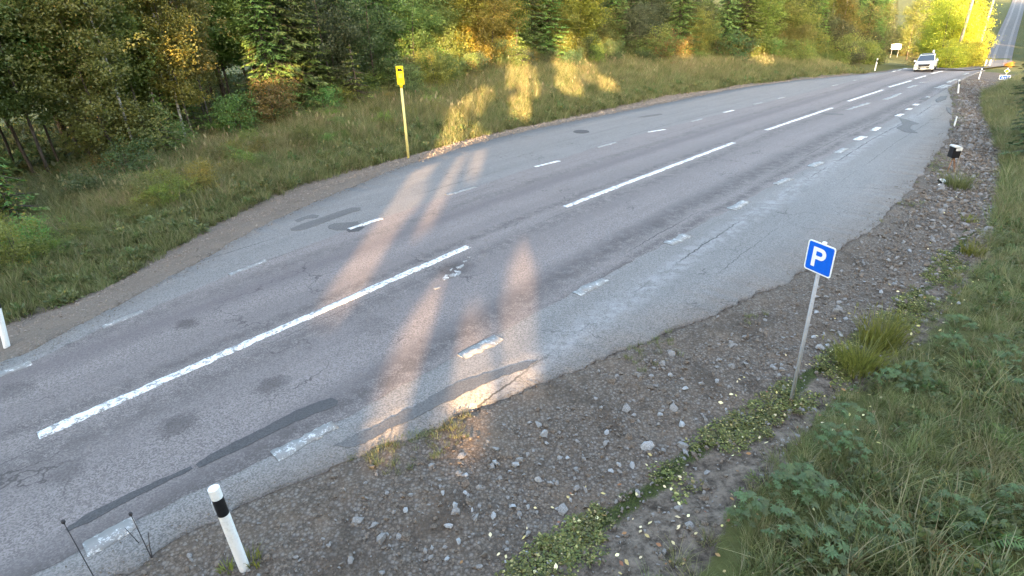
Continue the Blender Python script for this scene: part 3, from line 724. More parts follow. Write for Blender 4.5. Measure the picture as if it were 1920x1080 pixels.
def junction_sign():
    p = at_dist(1886, 140, 62); g0 = ground_at(p[0], p[1]); b = np.array([p[0], p[1], g0])
    t = thing('blue_road_sign', 'small blue road sign with white border below a yellow diamond, right of the crest', 'road sign', b)
    yaw = math.atan2(-b[0], b[1]); c, s = math.cos(yaw), math.sin(yaw)
    zt = at_dist(1886, 139.5, math.hypot(b[0], b[1]))[2] - g0; zb_ = at_dist(1886, 150.5, math.hypot(b[0], b[1]))[2] - g0
    w, h = .72, (zt - zb_) * .8; zc = (zt + zb_) / 2
    put('post', MB().tube([(0, 0, -.3), (0, 0, zt + .5)], .04, 8).mesh('post', M['galvanised']), t)
    p = put('panel', MB().prism(rounded(w, h, .07), -.08, -.05, 'xz').mesh('panel', M['sign_white']), t, (0, 0, zc), (0, 0, yaw))
    put('blue_face', MB().prism(rounded(w - .1, h - .1, .05), -.09, -.075, 'xz').mesh('blue_face', M['sign_blue']), p)
    x = -.2
    for wd, hh in ((.07, .24), (.10, .18), (.09, .18), (.07, .26), (.09, .18)):
        put('letter_stroke', MB().prism([(x, -.10), (x + wd * .6, -.10), (x + wd * .6, -.10 + hh * .8), (x, -.10 + hh * .8)], -.097, -.088, 'xz').mesh('letter_stroke', M['sign_white']), p); x += wd + .025
    q = .2
    dm = put('diamond', MB().prism([(0, -q), (q, 0), (0, q), (-q, 0)], -.08, -.05, 'xz').mesh('diamond', M['sign_white']), t, (0, 0, zt + .26), (0, 0, yaw))
    q = .14
    put('yellow_face', MB().prism([(0, -q), (q, 0), (0, q), (-q, 0)], -.09, -.075, 'xz').mesh('yellow_face', M['sign_yellow']), dm)
junction_sign()

def utility_pole(px, base_y, dist, H, label):
    p = at_dist(px, base_y, dist); g0 = ground_at(p[0], p[1])
    t = thing('utility_pole', label, 'utility pole', (p[0], p[1], g0), group='wooden utility poles beyond the crest')
    put('pole', MB().tube([(0, 0, -.5), (0, 0, H)], [.17, .12], 10).mesh('pole', M['grey_wood'], True), t)
    put('crossarm', MB().box((0, 0, H - .6), (1.5, .1, .12), -.6).mesh('crossarm', M['grey_wood']), t)
    for k in (-.6, 0, .6): put('insulator', MB().tube([(k * math.cos(.6), -k * math.sin(.6), H - .55), (k * math.cos(.6), -k * math.sin(.6), H - .35)], [.05, .03], 8).mesh('insulator', M['grey_reflector'], True), t)
utility_pole(1791, 112, 84, 9.5, 'sunlit wooden utility pole in front of the bright yellow-green trees beyond the crest')
utility_pole(1831, 104, 105, 9.5, 'thin grey utility pole right of the bright yellow-green trees')
for px, py, D, lab in ((1847, 122, 84, 'white marker post beyond the crest at the left end of the sunlit slope'), (1859, 110, 150, 'small white marker post at the foot of the far rising road')):
    p = at_dist(px, py, D); h = .9 * D / 84
    put('marker_post', MB().tube([(0, 0, -.2), (0, 0, h * .9)], .045 * D / 84, 8).mesh('marker_post', M['white_plastic']), None, (p[0], p[1], ground_at(p[0], p[1])), label=lab, category='marker post', group='roadside marker posts')

# ------------------------------------------------------------------ white pickup
M['car_white'] = plain('white_car_paint', (.50, .54, .53), .22, grain=.03, spec=.5)
M['glass'] = plain('dark_car_glass', (.035, .05, .075), .06, grain=.1, spec=.8)
M['tyre'] = plain('tyre_rubber', (.016, .016, .017), .85)
M['rim'] = plain('dark_alloy', (.14, .14, .15), .4, .8)
M['lamp'] = plain('clear_headlamp', (.85, .87, .86), .12, grain=.05, spec=.8)
M['amber'] = plain('white_beacon', (.88, .84, .78), .25)
def pickup():
    p = hit(1724, 136.5)
    a, n = an(p); a = float(a[0]); n = float(n[0]); x, y = xy(a + 2.3, n); z = float(zbase(np.array([x]), np.array([y]))[0])
    t = thing('white_pickup', 'white double-cab pickup truck driving towards the camera in the far lane', 'pickup truck', (float(x), float(y), z), (math.radians(4), math.radians(1.2), math.radians(231)), .85)
    # local: +x forward, +y its left side, z up
    W = .935
    prof = [(-2.55, .52), (-2.6, .62), (-2.6, 1.10), (-1.05, 1.12), (1.18, 1.12), (1.25, 1.14), (2.25, 1.02), (2.48, .94), (2.55, .80), (2.56, .45), (2.48, .36), (2.05, .36), (2.0, .44)]
    def arch(cx, r=.46): return [(cx + r * math.cos(q), .36 + r * math.sin(q)) for q in np.linspace(.05, math.pi - .05, 9)]
    prof2 = prof[:12] + arch(1.62)[0:] + [(1.1, .40), (-1.05, .42)] + arch(-1.62) + [(-2.15, .5)]
    mb = MB()
    secs = [(-W, .0, 0), (-W * .985, .03, 0), (W * .985, .03, 0), (W, 0, 0)]
    k = len(prof2)
    rows = []
    for yy, sh in ((-W + .06, .04), (-W, 0.0), (W, 0.0), (W - .06, .04)):
        rows.append([(px * (1 - sh * .12), yy, pz - (sh * .7 if pz > .9 else 0)) for px, pz in prof2])
    # side skins with a tumblehome edge along the top
    rows = []
    for yy, dz in ((-W, 0), (W, 0)):
        rows.append([(px - (0.10 if px > 2.2 else 0), yy * (1 if pz < .95 else .95), pz) for px, pz in prof2])
    mid = [(px + (.04 if px > 2.2 else 0), 0, pz + (.035 if (px > 1.1 and pz > .9) else 0)) for px, pz in prof2]
    V = rows[0] + mid + rows[1]
    F = []
    for r in range(2):
        for i in range(k): F.append((r * k + i, r * k + (i + 1) % k, (r + 1) * k + (i + 1) % k, (r + 1) * k + i))
    F += [tuple(range(k))[::-1], tuple(range(2 * k, 3 * k))]
    mb.add(V, F)
    put('body', mb.mesh('body', M['car_white'], bevel=.018), t)
    # cabin
    cb = [(-.98, 1.10), (-.86, 1.62), (-.60, 1.76), (.15, 1.79), (.42, 1.72), (1.22, 1.13)]
    bw, tw = W * .93, W * .74
    wd = lambda z: bw + (tw - bw) * np.clip((z - 1.10) / .69, 0, 1)
    mb = MB(); kk = len(cb)
    mb.add([(px, -wd(pz), pz) for px, pz in cb] + [(px, wd(pz), pz) for px, pz in cb], [tuple(range(kk)), tuple(range(2 * kk - 1, kk - 1, -1))] + [(i, i + kk, (i + 1) % kk + kk, (i + 1) % kk) for i in range(kk)])
    put('cabin', mb.mesh('cabin', M['car_white'], bevel=.03), t)
    def quad(nm, P, mat, off, par=t, rim=False):
        P = [np.array(q, float) for q in P]; nrm = np.cross(P[1] - P[0], P[2] - P[0]); nrm /= np.linalg.norm(nrm)
        return put(nm, MB().add([q + nrm * off for q in P] + [q - nrm * .01 for q in P], [(0, 1, 2, 3), (7, 6, 5, 4), (0, 4, 5, 1), (1, 5, 6, 2), (2, 6, 7, 3), (3, 7, 4, 0)]).mesh(nm, mat), par)
    lerp = lambda A, B, s: (A[0] + (B[0] - A[0]) * s, A[1] + (B[1] - A[1]) * s)
    b0, b1 = lerp(cb[5], cb[4], .08), lerp(cb[5], cb[4], .97)
    quad('windscreen', [(b0[0], -wd(b0[1]) * .93, b0[1]), (b0[0], wd(b0[1]) * .93, b0[1]), (b1[0], wd(b1[1]) * .92, b1[1]), (b1[0], -wd(b1[1]) * .92, b1[1])], M['glass'], .03)
    for sg in (-1, 1):
        for X in ([(1.02, 1.17), (.36, 1.17), (.36, 1.66), (.42, 1.65)], [(.28, 1.17), (-.62, 1.17), (-.62, 1.64), (.28, 1.67)]):
            P = [(px, sg * wd(pz), pz) for px, pz in X]
            quad('side_window', P if sg > 0 else P[::-1], M['glass'], .022)
        put('wing_mirror', MB().box((.95, sg * (W + .10), 1.20), (.12, .22, .18)).mesh('wing_mirror', M['car_white'], bevel=.03), t)
        hl = put('headlight', MB().prism([(sg * .50, .80), (sg * .87, .82), (sg * .88, 1.0), (sg * .56, .95)] if sg > 0 else [(sg * .56, .95), (sg * .88, 1.0), (sg * .87, .82), (sg * .50, .80)], 2.30, 2.56, 'yz').mesh('headlight', M['lamp'], bevel=.015), t)
        put('headlight_bezel', MB().prism([(sg * .47, .775), (sg * .89, .80), (sg * .90, 1.02), (sg * .54, .975)], 2.28, 2.545, 'yz').mesh('headlight_bezel', M['black_plastic']), hl)
        put('fog_light', MB().tube([(2.4, sg * .72, .52), (2.575, sg * .72, .52)], .075, 10).mesh('fog_light', M['lamp']), t)
        put('door_handle', MB().box((.05, sg * W, 1.02), (.18, .03, .03)).mesh('door_handle', M['car_white']), t)
        put('side_step', MB().box((0, sg * (W - .03), .36), (1.9, .14, .05)).mesh('side_step', M['black_plastic']), t)
        for cx in (1.62, -1.62):
            w = put('wheel', MB().tube([(cx, sg * (W - .24), .37), (cx, sg * (W - .22), .37), (cx, sg * (W - .02), .37), (cx, sg * W, .37)], [.33, .37, .37, .33], 20).mesh('wheel', M['tyre']), t)
            put('rim', MB().tube([(cx, sg * (W - .03), .37), (cx, sg * (W + .012), .37)], [.23, .20], 12).mesh('rim', M['rim']), w)
            put('wheel_arch', MB().add([(cx + r * math.cos(q), sg * yy, .36 + r * math.sin(q)) for yy in (W - .3, W + .02) for r in (.46, .52) for q in np.linspace(-.05, math.pi + .05, 11)],
                [(r0 * 11 + i, r0 * 11 + i + 1, r1 * 11 + i + 1, r1 * 11 + i) for r0, r1 in ((0, 1), (2, 3), (1, 3), (0, 2)) for i in range(10)]).mesh('wheel_arch', M['black_plastic']), t)
    gr = put('grille', MB().prism([(-.46, .74), (.46, .74), (.56, .99), (-.56, .99)], 2.45, 2.61, 'yz').mesh('grille', M['black_plastic'], bevel=.02), t)
    put('grille_bar', MB().box((2.615, 0, .885), (.03, .90, .03)).mesh('grille_bar', M['rim']), gr)
    put('lower_intake', MB().prism([(-.50, .52), (.50, .52), (.56, .66), (-.56, .66)], 2.45, 2.60, 'yz').mesh('lower_intake', M['black_plastic'], bevel=.01), t)
    put('licence_plate', MB().box((2.605, 0, .53), (.02, .5, .11)).mesh('licence_plate', M['sign_white'], bevel=.004), t)
    put('skid_plate', MB().box((2.30, 0, .36), (.4, 1.45, .10)).mesh('skid_plate', M['black_plastic'], bevel=.02), t)
    put('bonnet_scoop', MB().prism([(1.35, 1.13), (2.0, 1.10), (1.95, 1.14), (1.42, 1.165)], -.22, .22, 'xz').mesh('bonnet_scoop', M['car_white'], bevel=.01), t)
    put('roof_rail', MB().box((-.2, 0, 1.80), (.9, 1.1, .05)).mesh('roof_rail', M['black_plastic'], bevel=.01), t)
    put('roll_bar', MB().tube([(-1.15, -.75, 1.1), (-1.15, -.6, 1.78), (-1.15, .6, 1.78), (-1.15, .75, 1.1)], .05, 8).mesh('roll_bar', M['black_plastic']), t)
    bc = put('beacon', MB().tube([(-1.15, .42, 1.80), (-1.15, .42, 2.10)], [.11, .09], 12).mesh('beacon', M['amber'], True), t)
    put('beacon_mount', MB().box((-1.15, .42, 1.80), (.2, .26, .04)).mesh('beacon_mount', M['black_plastic']), bc)
pickup()

# ------------------------------------------------------------------ stones and gravel
def ico_stone(name, seed, mat, flat=.6):
    import bmesh
    r = np.random.default_rng(seed); bm = bmesh.new(); bmesh.ops.create_icosphere(bm, subdivisions=1, radius=1)
    ax = [r.normal(size=3) for _ in range(7)]; ax = [v / np.linalg.norm(v) for v in ax]; off = [r.uniform(.35, .7) for _ in range(7)]
    s = np.array([1, r.uniform(.6, .9), flat * r.uniform(.8, 1.2)])
    for v in bm.verts:
        c = np.array(v.co)
        for d, o in zip(ax, off):
            e = c @ d - o
            if e > 0: c = c - d * e
        v.co = Vector(c * s * r.uniform(.85, 1.12))
    me = bpy.data.meshes.new(name); bm.to_mesh(me); bm.free(); me.materials.append(mat); return me
STONES = [ico_stone('stone', 50 + i, M['stone'], .75) for i in range(6)]
SZ6 = [(760,553,44),(577,662,28),(652,665,36),(1147,600,50),(850,640,24),(740,725,34),(788,735,24),(380,775,26),(242,838,30),(402,895,36),(642,822,32),(440,953,34),(340,978,26),(425,825,34),(470,705,28),(570,858,30),(1010,690,26),(1090,670,34),(1195,480,28),(1237,332,28),(1275,515,34),(770,583,20),(630,690,20),(490,835,24),(695,1000,28),(620,1030,22),(395,1020,28),(780,1030,26),(465,770,24),(810,830,22),(700,825,26),(860,800,22),(1040,665,26),(995,545,24)]
SZ7 = [(10,380,28),(70,360,24),(515,230,36),(545,222,26),(585,55,20),(612,118,16),(500,95,20),(1035,62,24),(370,290,20),(160,460,16),(340,300,18),(130,350,20)]
SZ8 = [(470,740,34),(620,680,32),(480,985,54),(545,975,36),(450,915,44),(665,790,28),(800,540,32),(850,520,22),(625,625,28),(1425,690,46),(635,900,38),(905,610,34),(520,885,28),(1010,380,36),(1060,270,34),(960,395,34),(1330,165,34),(1100,330,34)]
SP = [(640 + x / 2, 540 + y / 2, s / 2) for x, y, s in SZ6] + [(1280 + x / 2, 540 + y / 2, s / 2) for x, y, s in SZ7] + [(1400 + x / 3.6, 380 + y / 3.6, s / 3.6) for x, y, s in SZ8]
NAMED = {0: 'large pale angular stone, the upper of a touching pair in mid gravel slope', 1: 'pale pointed stone below the sunlit asphalt edge, left of a similar stone', 2: 'pale rounded stone just right of the pointed stone in the gravel', 3: 'largest pale boulder-like stone on the lower gravel slope near the moss strip', 21: 'small stone tucked directly under the large pale angular stone',
         9: 'grey flat stone low on the gravel, left of the dark earth patch', 11: 'bluish grey wedge stone near the bottom edge of the gravel slope', 55: 'white stone in grass litter at the upper right edge of the gravel', 48: 'large flat grey stone at the right of the parking sign pole'}
STONE_OBJ = []
for i, (px, py, s) in enumerate(SP):
    p = hit(px, py); dep = (p - [0, 0, CAM_H]) @ _F; r = .5 * s * dep / FOCAL * 1.2
    zx = next(w for lim, w in ((760, 'at the left end of the slope'), (880, 'below the sunlit asphalt edge'), (1000, 'straight below the sunlit asphalt edge'), (1120, 'in mid slope'), (1240, 'right of mid slope'), (1330, 'left of the moss strip'), (1480, 'left of the parking sign pole'), (1600, 'close to the parking sign pole'), (3000, 'in the upper gravel beyond the parking sign')) if px < lim)
    lab = NAMED.get(i, '%s pale grey stone on the %s gravel, %s' % ('tiny' if s < 11 else 'small' if s < 14 else 'medium' if s < 17 else 'larger', 'lower' if py > 880 else 'middle' if py > 760 else 'upper', zx))
    o = put('stone', STONES[i % 6], None, p + np.array([0, 0, r * .38]), (random.uniform(-.4, .4), random.uniform(-.4, .4), random.uniform(0, 6)), r,
            label=lab, category='stone', group='loose stones on the gravel slope')
    STONE_OBJ.append((o, px))

M['clod'] = plain('brown_earth_clod', (.12, .094, .072), .95, grain=.5, gscale=5)
M['verge_pebble'] = plain('pale_verge_gravel', (.24, .205, .175), .9, grain=.4, gscale=14)
SRC = {}
def source(name, meshes):
    c = bpy.data.collections.new(name)
    for i, me in enumerate(meshes):
        o = bpy.data.objects.new('%s_%02d' % (name, i), me); c.objects.link(o)
    SRC[name] = c; return c

def scatter(name, coll, P, rot, scl, **pr):
    """many small alike pieces standing on given points: one object of kind stuff"""
    P = np.asarray(P, np.float32); n = len(P)
    me = bpy.data.meshes.new(name); me.vertices.add(n); me.vertices.foreach_set('co', P.ravel())
    for nm, typ, v in (('rot', 'FLOAT_VECTOR', rot), ('scl', 'FLOAT', scl)):
        at = me.attributes.new(nm, typ, 'POINT'); at.data.foreach_set('vector' if typ == 'FLOAT_VECTOR' else 'value', np.asarray(v, np.float32).ravel())
    at = me.attributes.new('pick', 'INT', 'POINT'); at.data.foreach_set('value', RNG.integers(0, len(coll.objects), n).astype(np.int32))
    o = put(name, me, None, kind='stuff', **pr)
    ng = bpy.data.node_groups.new(name, 'GeometryNodeTree')
    ng.interface.new_socket('Geometry', in_out='INPUT', socket_type='NodeSocketGeometry'); ng.interface.new_socket('Geometry', in_out='OUTPUT', socket_type='NodeSocketGeometry')
    N = ng.nodes.new; L = ng.links.new
    gi, go = N('NodeGroupInput'), N('NodeGroupOutput'); ip = N('GeometryNodeInstanceOnPoints'); ci = N('GeometryNodeCollectionInfo')
    ci.inputs[0].default_value = coll; ci.inputs['Separate Children'].default_value = True; ci.inputs['Reset Children'].default_value = True
    def att(nm, t):
        x = N('GeometryNodeInputNamedAttribute'); x.data_type = t; x.inputs['Name'].default_value = nm
        return [s for s in x.outputs if s.enabled and s.name == 'Attribute'][0]
    e2r = N('FunctionNodeEulerToRotation')
    L(gi.outputs[0], ip.inputs['Points']); L(ci.outputs[0], ip.inputs['Instance']); ip.inputs['Pick Instance'].default_value = True
    L(att('pick', 'INT'), ip.inputs['Instance Index']); L(att('rot', 'FLOAT_VECTOR'), e2r.inputs[0]); L(e2r.outputs[0], ip.inputs['Rotation']); L(att('scl', 'FLOAT'), ip.inputs['Scale'])
    L(ip.outputs[0], go.inputs[0])
    md = o.modifiers.new('scatter', 'NODES'); md.node_group = ng
    return o

def spin(n, tilt=.15): return np.stack([RNG.normal(0, tilt, n), RNG.normal(0, tilt, n), RNG.uniform(0, 6.283, n)], 1)
def in_view(P, mx=80, top=-200):
    q = P - np.array([0, 0, CAM_H]); w = q @ _F; s = project(P)
    return (w > .5) & (s[:, 0] > -mx) & (s[:, 0] < 1920 + mx) & (s[:, 1] < 1080 + mx * 1.6) & (s[:, 1] > top)
def spread_pts(n, a0, a1, lo, hi, near=0.0):
    """random points between two edges along the road, thinning with distance"""
    a = a0 + (a1 - a0) * RNG.random(n) ** (1 + near); l, h = lo(a), hi(a); t = RNG.random(n); nn = l + (h - l) * t
    x, y = xy(a, nn); return np.stack([x, y, terr(x, y)], 1), a, nn, t

source('pebbles', [ico_stone('pebble', 80 + i, M['pebble'], .7) for i in range(4)] + [ico_stone('pale_pebble', 90 + i, M['pale_pebble'], .7) for i in range(2)])
source('clods', [ico_stone('clod', 180 + i, M['clod'], .5) for i in range(3)] + [ico_stone('rock', 190 + i, M['pale_pebble'], .7) for i in range(3)])
P, a, nn, t = spread_pts(26000, -2, 62, lambda a: L_RIGHT(a) + .12, lambda a: L_VEG(a) - .0, .9)
k = in_view(P) & (RNG.random(len(P)) < np.where(t < .18, .35, 1) * np.where(t > .75, .8, 1)); P = P[k]; dist = np.hypot(P[:, 0], P[:, 1])
s = np.clip(RNG.lognormal(-4.2, .62, len(P)), .008, .065) * np.clip(dist / 9, .9, 2.4)
P[:, 2] += s * .15 + .01
scatter('gravel', SRC['pebbles'], P, spin(len(P), .5), s, label='loose brown and grey gravel covering the slope on the right')
P, a, nn, t = spread_pts(1500, -2, 30, lambda a: L_RIGHT(a) + .45, lambda a: L_VEG(a) - .1, .8)
k = in_view(P) & (vnoise(P[:, 0], P[:, 1], 1.1, 55) > -.2); P = P[k]; s = np.clip(RNG.lognormal(-3.1, .45, len(P)), .025, .11); P[:, 2] += s * .05
scatter('earth_clods', SRC['clods'], P, spin(len(P), .3), s, label='lumps of brown earth and half-buried stones on the gravel slope')
for lo_, hi_, nm_ in ((lambda a: L_RIGHT(a) - .45, lambda a: L_RIGHT(a) + .1, 'spilled_gravel'), (lambda a: L_LEFT(a) - .1, lambda a: L_LEFT(a) + .4, 'spilled_verge_gravel')):
    P, a, nn, t = spread_pts(3500, -2, 40, lo_, hi_, .7); q = np.abs(nn - (L_RIGHT(a) if nm_ == 'spilled_gravel' else L_LEFT(a)))
    k = in_view(P) & (RNG.random(len(P)) < np.exp(-q / .13)) & (vnoise(a, a * 0, .9, 4) > -.5); P = P[k]; P[:, 2] = zbase(P[:, 0], P[:, 1]) + .006
    scatter(nm_, SRC['pebbles'], P, spin(len(P), .5), RNG.uniform(.006, .020, len(P)) * np.clip(np.hypot(P[:, 0], P[:, 1]) / 10, 1, 2), label='loose grit spilled over the edge of the asphalt')
P, a, nn, t = spread_pts(16000, -2, 60, lambda a: L_GRASS(a) - .1, lambda a: L_LEFT(a) - .05, .7)
k = in_view(P) & (RNG.random(len(P)) < np.clip(1.2 - t, .25, 1)); P = P[k]
s = np.clip(RNG.lognormal(-4.4, .5, len(P)), .007, .04) * np.clip(np.hypot(P[:, 0], P[:, 1]) / 14, .9, 2.0); P[:, 2] += s * .2 + .005
source('pale_pebbles', [ico_stone('verge_pebble', 280 + i, M['verge_pebble'], .7) for i in range(4)])
scatter('verge_gravel', SRC['pale_pebbles'], P, spin(len(P), .5), s, label='thin band of loose gravel along the far road edge')

# ------------------------------------------------------------------ small plants
def unit(v): return v / (np.linalg.norm(v, axis=-1, keepdims=True) + 1e-9)
def blades(seed, n, h, w, spread, lean, seedhead=0.0):
    r = np.random.default_rng(seed); V = []; F = []; T = []
    for i in range(n):
        az = r.uniform(0, 6.283); rr = spread * math.sqrt(r.random()); x0, y0 = rr * math.cos(az + r.normal(0, .6)), rr * math.sin(az + r.normal(0, .6))
        hh = h * r.uniform(.5, 1.15); ln = lean * r.uniform(.3, 1.3); ww = w * r.uniform(.7, 1.3); tp = r.random(); b = len(V)
        side = np.array([-math.sin(az), math.cos(az)]) if r.random() < .5 else np.array([math.cos(az), math.sin(az)])
        for q in (0, .4, .75, 1.0):
            z = hh * q * (1 - .25 * ln * q); d = ln * hh * q * q; wq = ww * (1 - q) ** .7 + (.0012 if q == 1 else 0)
            c = np.array([x0 + d * math.cos(az), y0 + d * math.sin(az)])
            V += [(*(c - side * wq), z), (*(c + side * wq), z)]; T += [tp, tp]
        F += [(b + 2 * k, b + 2 * k + 1, b + 2 * k + 3, b + 2 * k + 2) for k in range(3)]
        if r.random() < seedhead:
            c = np.array([x0 + ln * hh * math.cos(az), y0 + ln * hh * math.sin(az), hh * (1 - .25 * ln)]); b = len(V)
            for k in range(3):
                o = r.normal(0, .012, 3); V += [tuple(c + o + [0, 0, -.05]), tuple(c + o + [.009, .004, 0]), tuple(c + o + [0, 0, .06]), tuple(c + o + [-.009, -.004, 0])]; T += [.95] * 4
                F.append((b, b + 1, b + 2, b + 3)); b += 4
    return V, F, T
def tuft(name, mat, *a, **k):
    V, F, T = blades(*a, **k); return mesh_np(name, V, F, mat, {'tint': ('FLOAT', T)})
source('short_grass', [tuft('short_grass', M['grass'], 10 + i, 26, .16, .005, .10, .5) for i in range(4)])
source('tall_grass', [tuft('tall_grass', M['grass'], 20 + i, 34, .34, .006, .12, .6, seedhead=.01) for i in range(3)] + [tuft('tall_straw', M['straw'], 30 + i, 22, .42, .004, .12, .55, seedhead=.03) for i in range(1)])
source('straw', [tuft('straw', M['straw'], 40 + i, 26, .48, .0035, .14, .5, seedhead=.05) for i in range(3)])
source('bank_grass', [tuft('bank_grass', M['grass'], 60 + i, 40, .32, .0048, .14, .75) for i in range(3)] + [tuft('bank_straw', M['straw'], 70 + i, 30, .40, .0036, .13, .75) for i in range(2)])

def diamonds(C, A, B, fold=None):
    n = len(C); V = np.stack([C - A, C + B, C + A, C - B], 1).reshape(-1, 3); F = np.arange(4 * n).reshape(n, 4); return V, F
def rosette(seed, n, ln, w, rise, mat, name):
    r = np.random.default_rng(seed); az = r.uniform(0, 6.283, n); el = r.uniform(.05, 1.1, n) * rise; L = ln * r.uniform(.6, 1.2, n); st = r.uniform(.3, 1.6, n) * ln
    d = np.stack([np.cos(az) * np.cos(el), np.sin(az) * np.cos(el), np.sin(el)], 1); sd = np.stack([-np.sin(az), np.cos(az), r.normal(0, .3, n)], 1)
    C = d * (st + L * .5)[:, None]; C[:, 2] += .01; d2 = d.copy(); d2[:, 2] -= .35; V, F = diamonds(C, d2 * L[:, None] * .5, sd * w)
    return mesh_np(name, V, F, mat, {'tint': ('FLOAT', np.repeat(r.random(n), 4))})
source('weeds', [rosette(5 + i, 22, .040, .012, .55, M['weed'], 'low_weed') for i in range(4)])
source('broad_weeds', [rosette(15 + i, 60, .065, .016, 1.4, M['leaf'], 'broad_weed') for i in range(3)] + [rosette(25 + i, 60, .07, .014, 1.4, M['lupin'], 'blue_green_weed') for i in range(2)])

# left verge: short green turf near the road, taller mixed grass and straw towards the trees
P, a, nn, t = spread_pts(30000, -3, 70, lambda a: L_LEFT(a) - 13.5, lambda a: L_GRASS(a) + .1, .55)
k = in_view(P); P, a, nn, t = P[k], a[k], nn[k], t[k]; dd = L_LEFT(a) - nn; dist = np.hypot(P[:, 0], P[:, 1])
u = RNG.random(len(P)); pat = vnoise(P[:, 0], P[:, 1], .45, 77)
tall = sstep(3.0, 8.0, dd + 2.0 * pat)
isT = u < tall * .62; isW = (~isT) & (RNG.random(len(P)) < .12) & (dd > 1.5)
isS = ~isT & ~isW
f = np.clip(dist / 15, 1, 1.7)
for m_, nm, src, lab, s0, s1 in ((isS, 'verge_turf', 'short_grass', 'short green grass along the far side of the road', .8, 1.7), (isT, 'tall_verge_grass', 'tall_grass', 'tall mixed green and straw grass in front of the forest', .7, 1.35), (isW, 'verge_weeds', 'broad_weeds', 'leafy weeds among the verge grass', .8, 2.0)):
    q = P[m_]; scatter(nm, SRC[src], q, spin(len(q)), RNG.uniform(s0, s1, len(q)) * f[m_], label=lab)
P, a, nn, t = spread_pts(3400, 2, 66, lambda a: L_LEFT(a) - 12.5, lambda a: L_GRASS(a) - 2.6, .3)
k = in_view(P) & (vnoise(P[:, 0], P[:, 1], .5, 31) > .2); P = P[k]
scatter('verge_straw', SRC['straw'], P, spin(len(P)), RNG.uniform(.7, 1.4, len(P)) * np.clip(np.hypot(P[:, 0], P[:, 1]) / 18, 1, 1.6), label='pale dry grass standing in drifts on the far verge')

P, a, nn, t = spread_pts(5000, -8, 60, lambda a: L_LEFT(a) - 30, lambda a: L_LEFT(a) - 11, .3)
k = in_view(P); P = P[k]; w_ = RNG.random(len(P)) < .5
scatter('forest_floor_weeds', SRC['broad_weeds'], P[w_], spin(int(w_.sum()), .2), RNG.uniform(2, 5, int(w_.sum())), label='dark leafy undergrowth on the forest floor')
scatter('forest_floor_grass', SRC['tall_grass'], P[~w_], spin(int((~w_).sum()), .2), RNG.uniform(.8, 1.6, int((~w_).sum())), label='grass on the forest floor between the trunks')
# right bank
P, a, nn, t = spread_pts(20000, -6, 60, lambda a: L_VEG(a) - .18, lambda a: L_VEG(a) + 9, .9)
x_ = RNG.random(len(P)); k = in_view(P, 300) & (RNG.random(len(P)) < np.clip(1.15 - .0 * t, 0, 1)); P, a, nn = P[k], a[k], nn[k]
dv = nn - L_VEG(a); pat = vnoise(P[:, 0], P[:, 1], .9, 12)
far_ = np.hypot(P[:, 0], P[:, 1]); clear = np.hypot(P[:, 0], P[:, 1]) > 1.6
k = clear; P, dv, pat, far_ = P[k], dv[k], pat[k], far_[k]
s = np.clip(.62 + dv * .3, .45, .95) * (1.1 + .35 * pat) * RNG.uniform(.7, 1.3, len(P)) * np.clip(far_ / 14, 1, 1.8)
wd_ = RNG.random(len(P)) < .26 + .22 * (pat > .0)
scatter('bank_grass', SRC['bank_grass'], P[~wd_], spin(int((~wd_).sum()), .25), s[~wd_], label='long tangled grass on the bank at the lower right')
scatter('bank_weeds', SRC['broad_weeds'], P[wd_], spin(int(wd_.sum()), .25), s[wd_] * 1.15, label='leafy weeds growing through the bank grass')
P, a, nn, t = spread_pts(6000, 18, 66, lambda a: L_VEG(a) - .1, lambda a: L_VEG(a) + 5, 0)
k = in_view(P, 60); P = P[k]
scatter('ditch_grass', SRC['tall_grass'], P, spin(len(P), .2), RNG.uniform(.6, 1.5, len(P)), label='green grass along the ditch right of the gravel, towards the crest')
# moss strip, litter
P, a, nn, t = spread_pts(3200, -1, 16, lambda a: L_MOSS(a) - .34, lambda a: L_MOSS(a) + .22, .5)
k = in_view(P) & (vnoise(P[:, 0], P[:, 1], 1.6, 3) + .5 * RNG.random(len(P)) > .2); P = P[k]; P[:, 2] += .002
scatter('moss_weeds', SRC['weeds'], P, spin(len(P)), RNG.uniform(.5, 1.25, len(P)), label='strip of low yellow-green weeds along the foot of the gravel slope')
P, a, nn, t = spread_pts(1500, 0, 60, lambda a: L_RIGHT(a) - .0, lambda a: L_RIGHT(a) + .6, .7)
k = in_view(P) & (vnoise(P[:, 0], P[:, 1], .9, 14) > .15); P = P[k]
scatter('edge_weeds', SRC['short_grass'], P, spin(len(P)), RNG.uniform(.25, .6, len(P)), label='sparse thin grass at the edge of the asphalt')
fl = []
for i in range(4):
    r = np.random.default_rng(300 + i); n = 1; c, s_ = .5, .0
    fl.append(mesh_np('fallen_leaf', [(-1, 0, 0), (-.2, .62, .15), (.5, .45, .05), (1.1, 0, .2), (.5, -.5, .1), (-.2, -.6, .2)], [(0, 1, 4, 5), (1, 2, 3, 4)], M['leaf_litter'], {'tint': ('FLOAT', [.1 + i * .28] * 6)}))
source('leaves', fl)
P, a, nn, t = spread_pts(650, -1, 22, lambda a: L_MOSS(a) - .75, lambda a: L_VEG(a) + .7, .6)
k = in_view(P) & (vnoise(P[:, 0], P[:, 1], 1.3, 8) > -.35); P = P[k]; P[:, 2] += .035
scatter('fallen_leaves', SRC['leaves'], P, spin(len(P), .35), RNG.uniform(.014, .034, len(P)), label='small pale yellow fallen leaves scattered on the moss and bare soil')

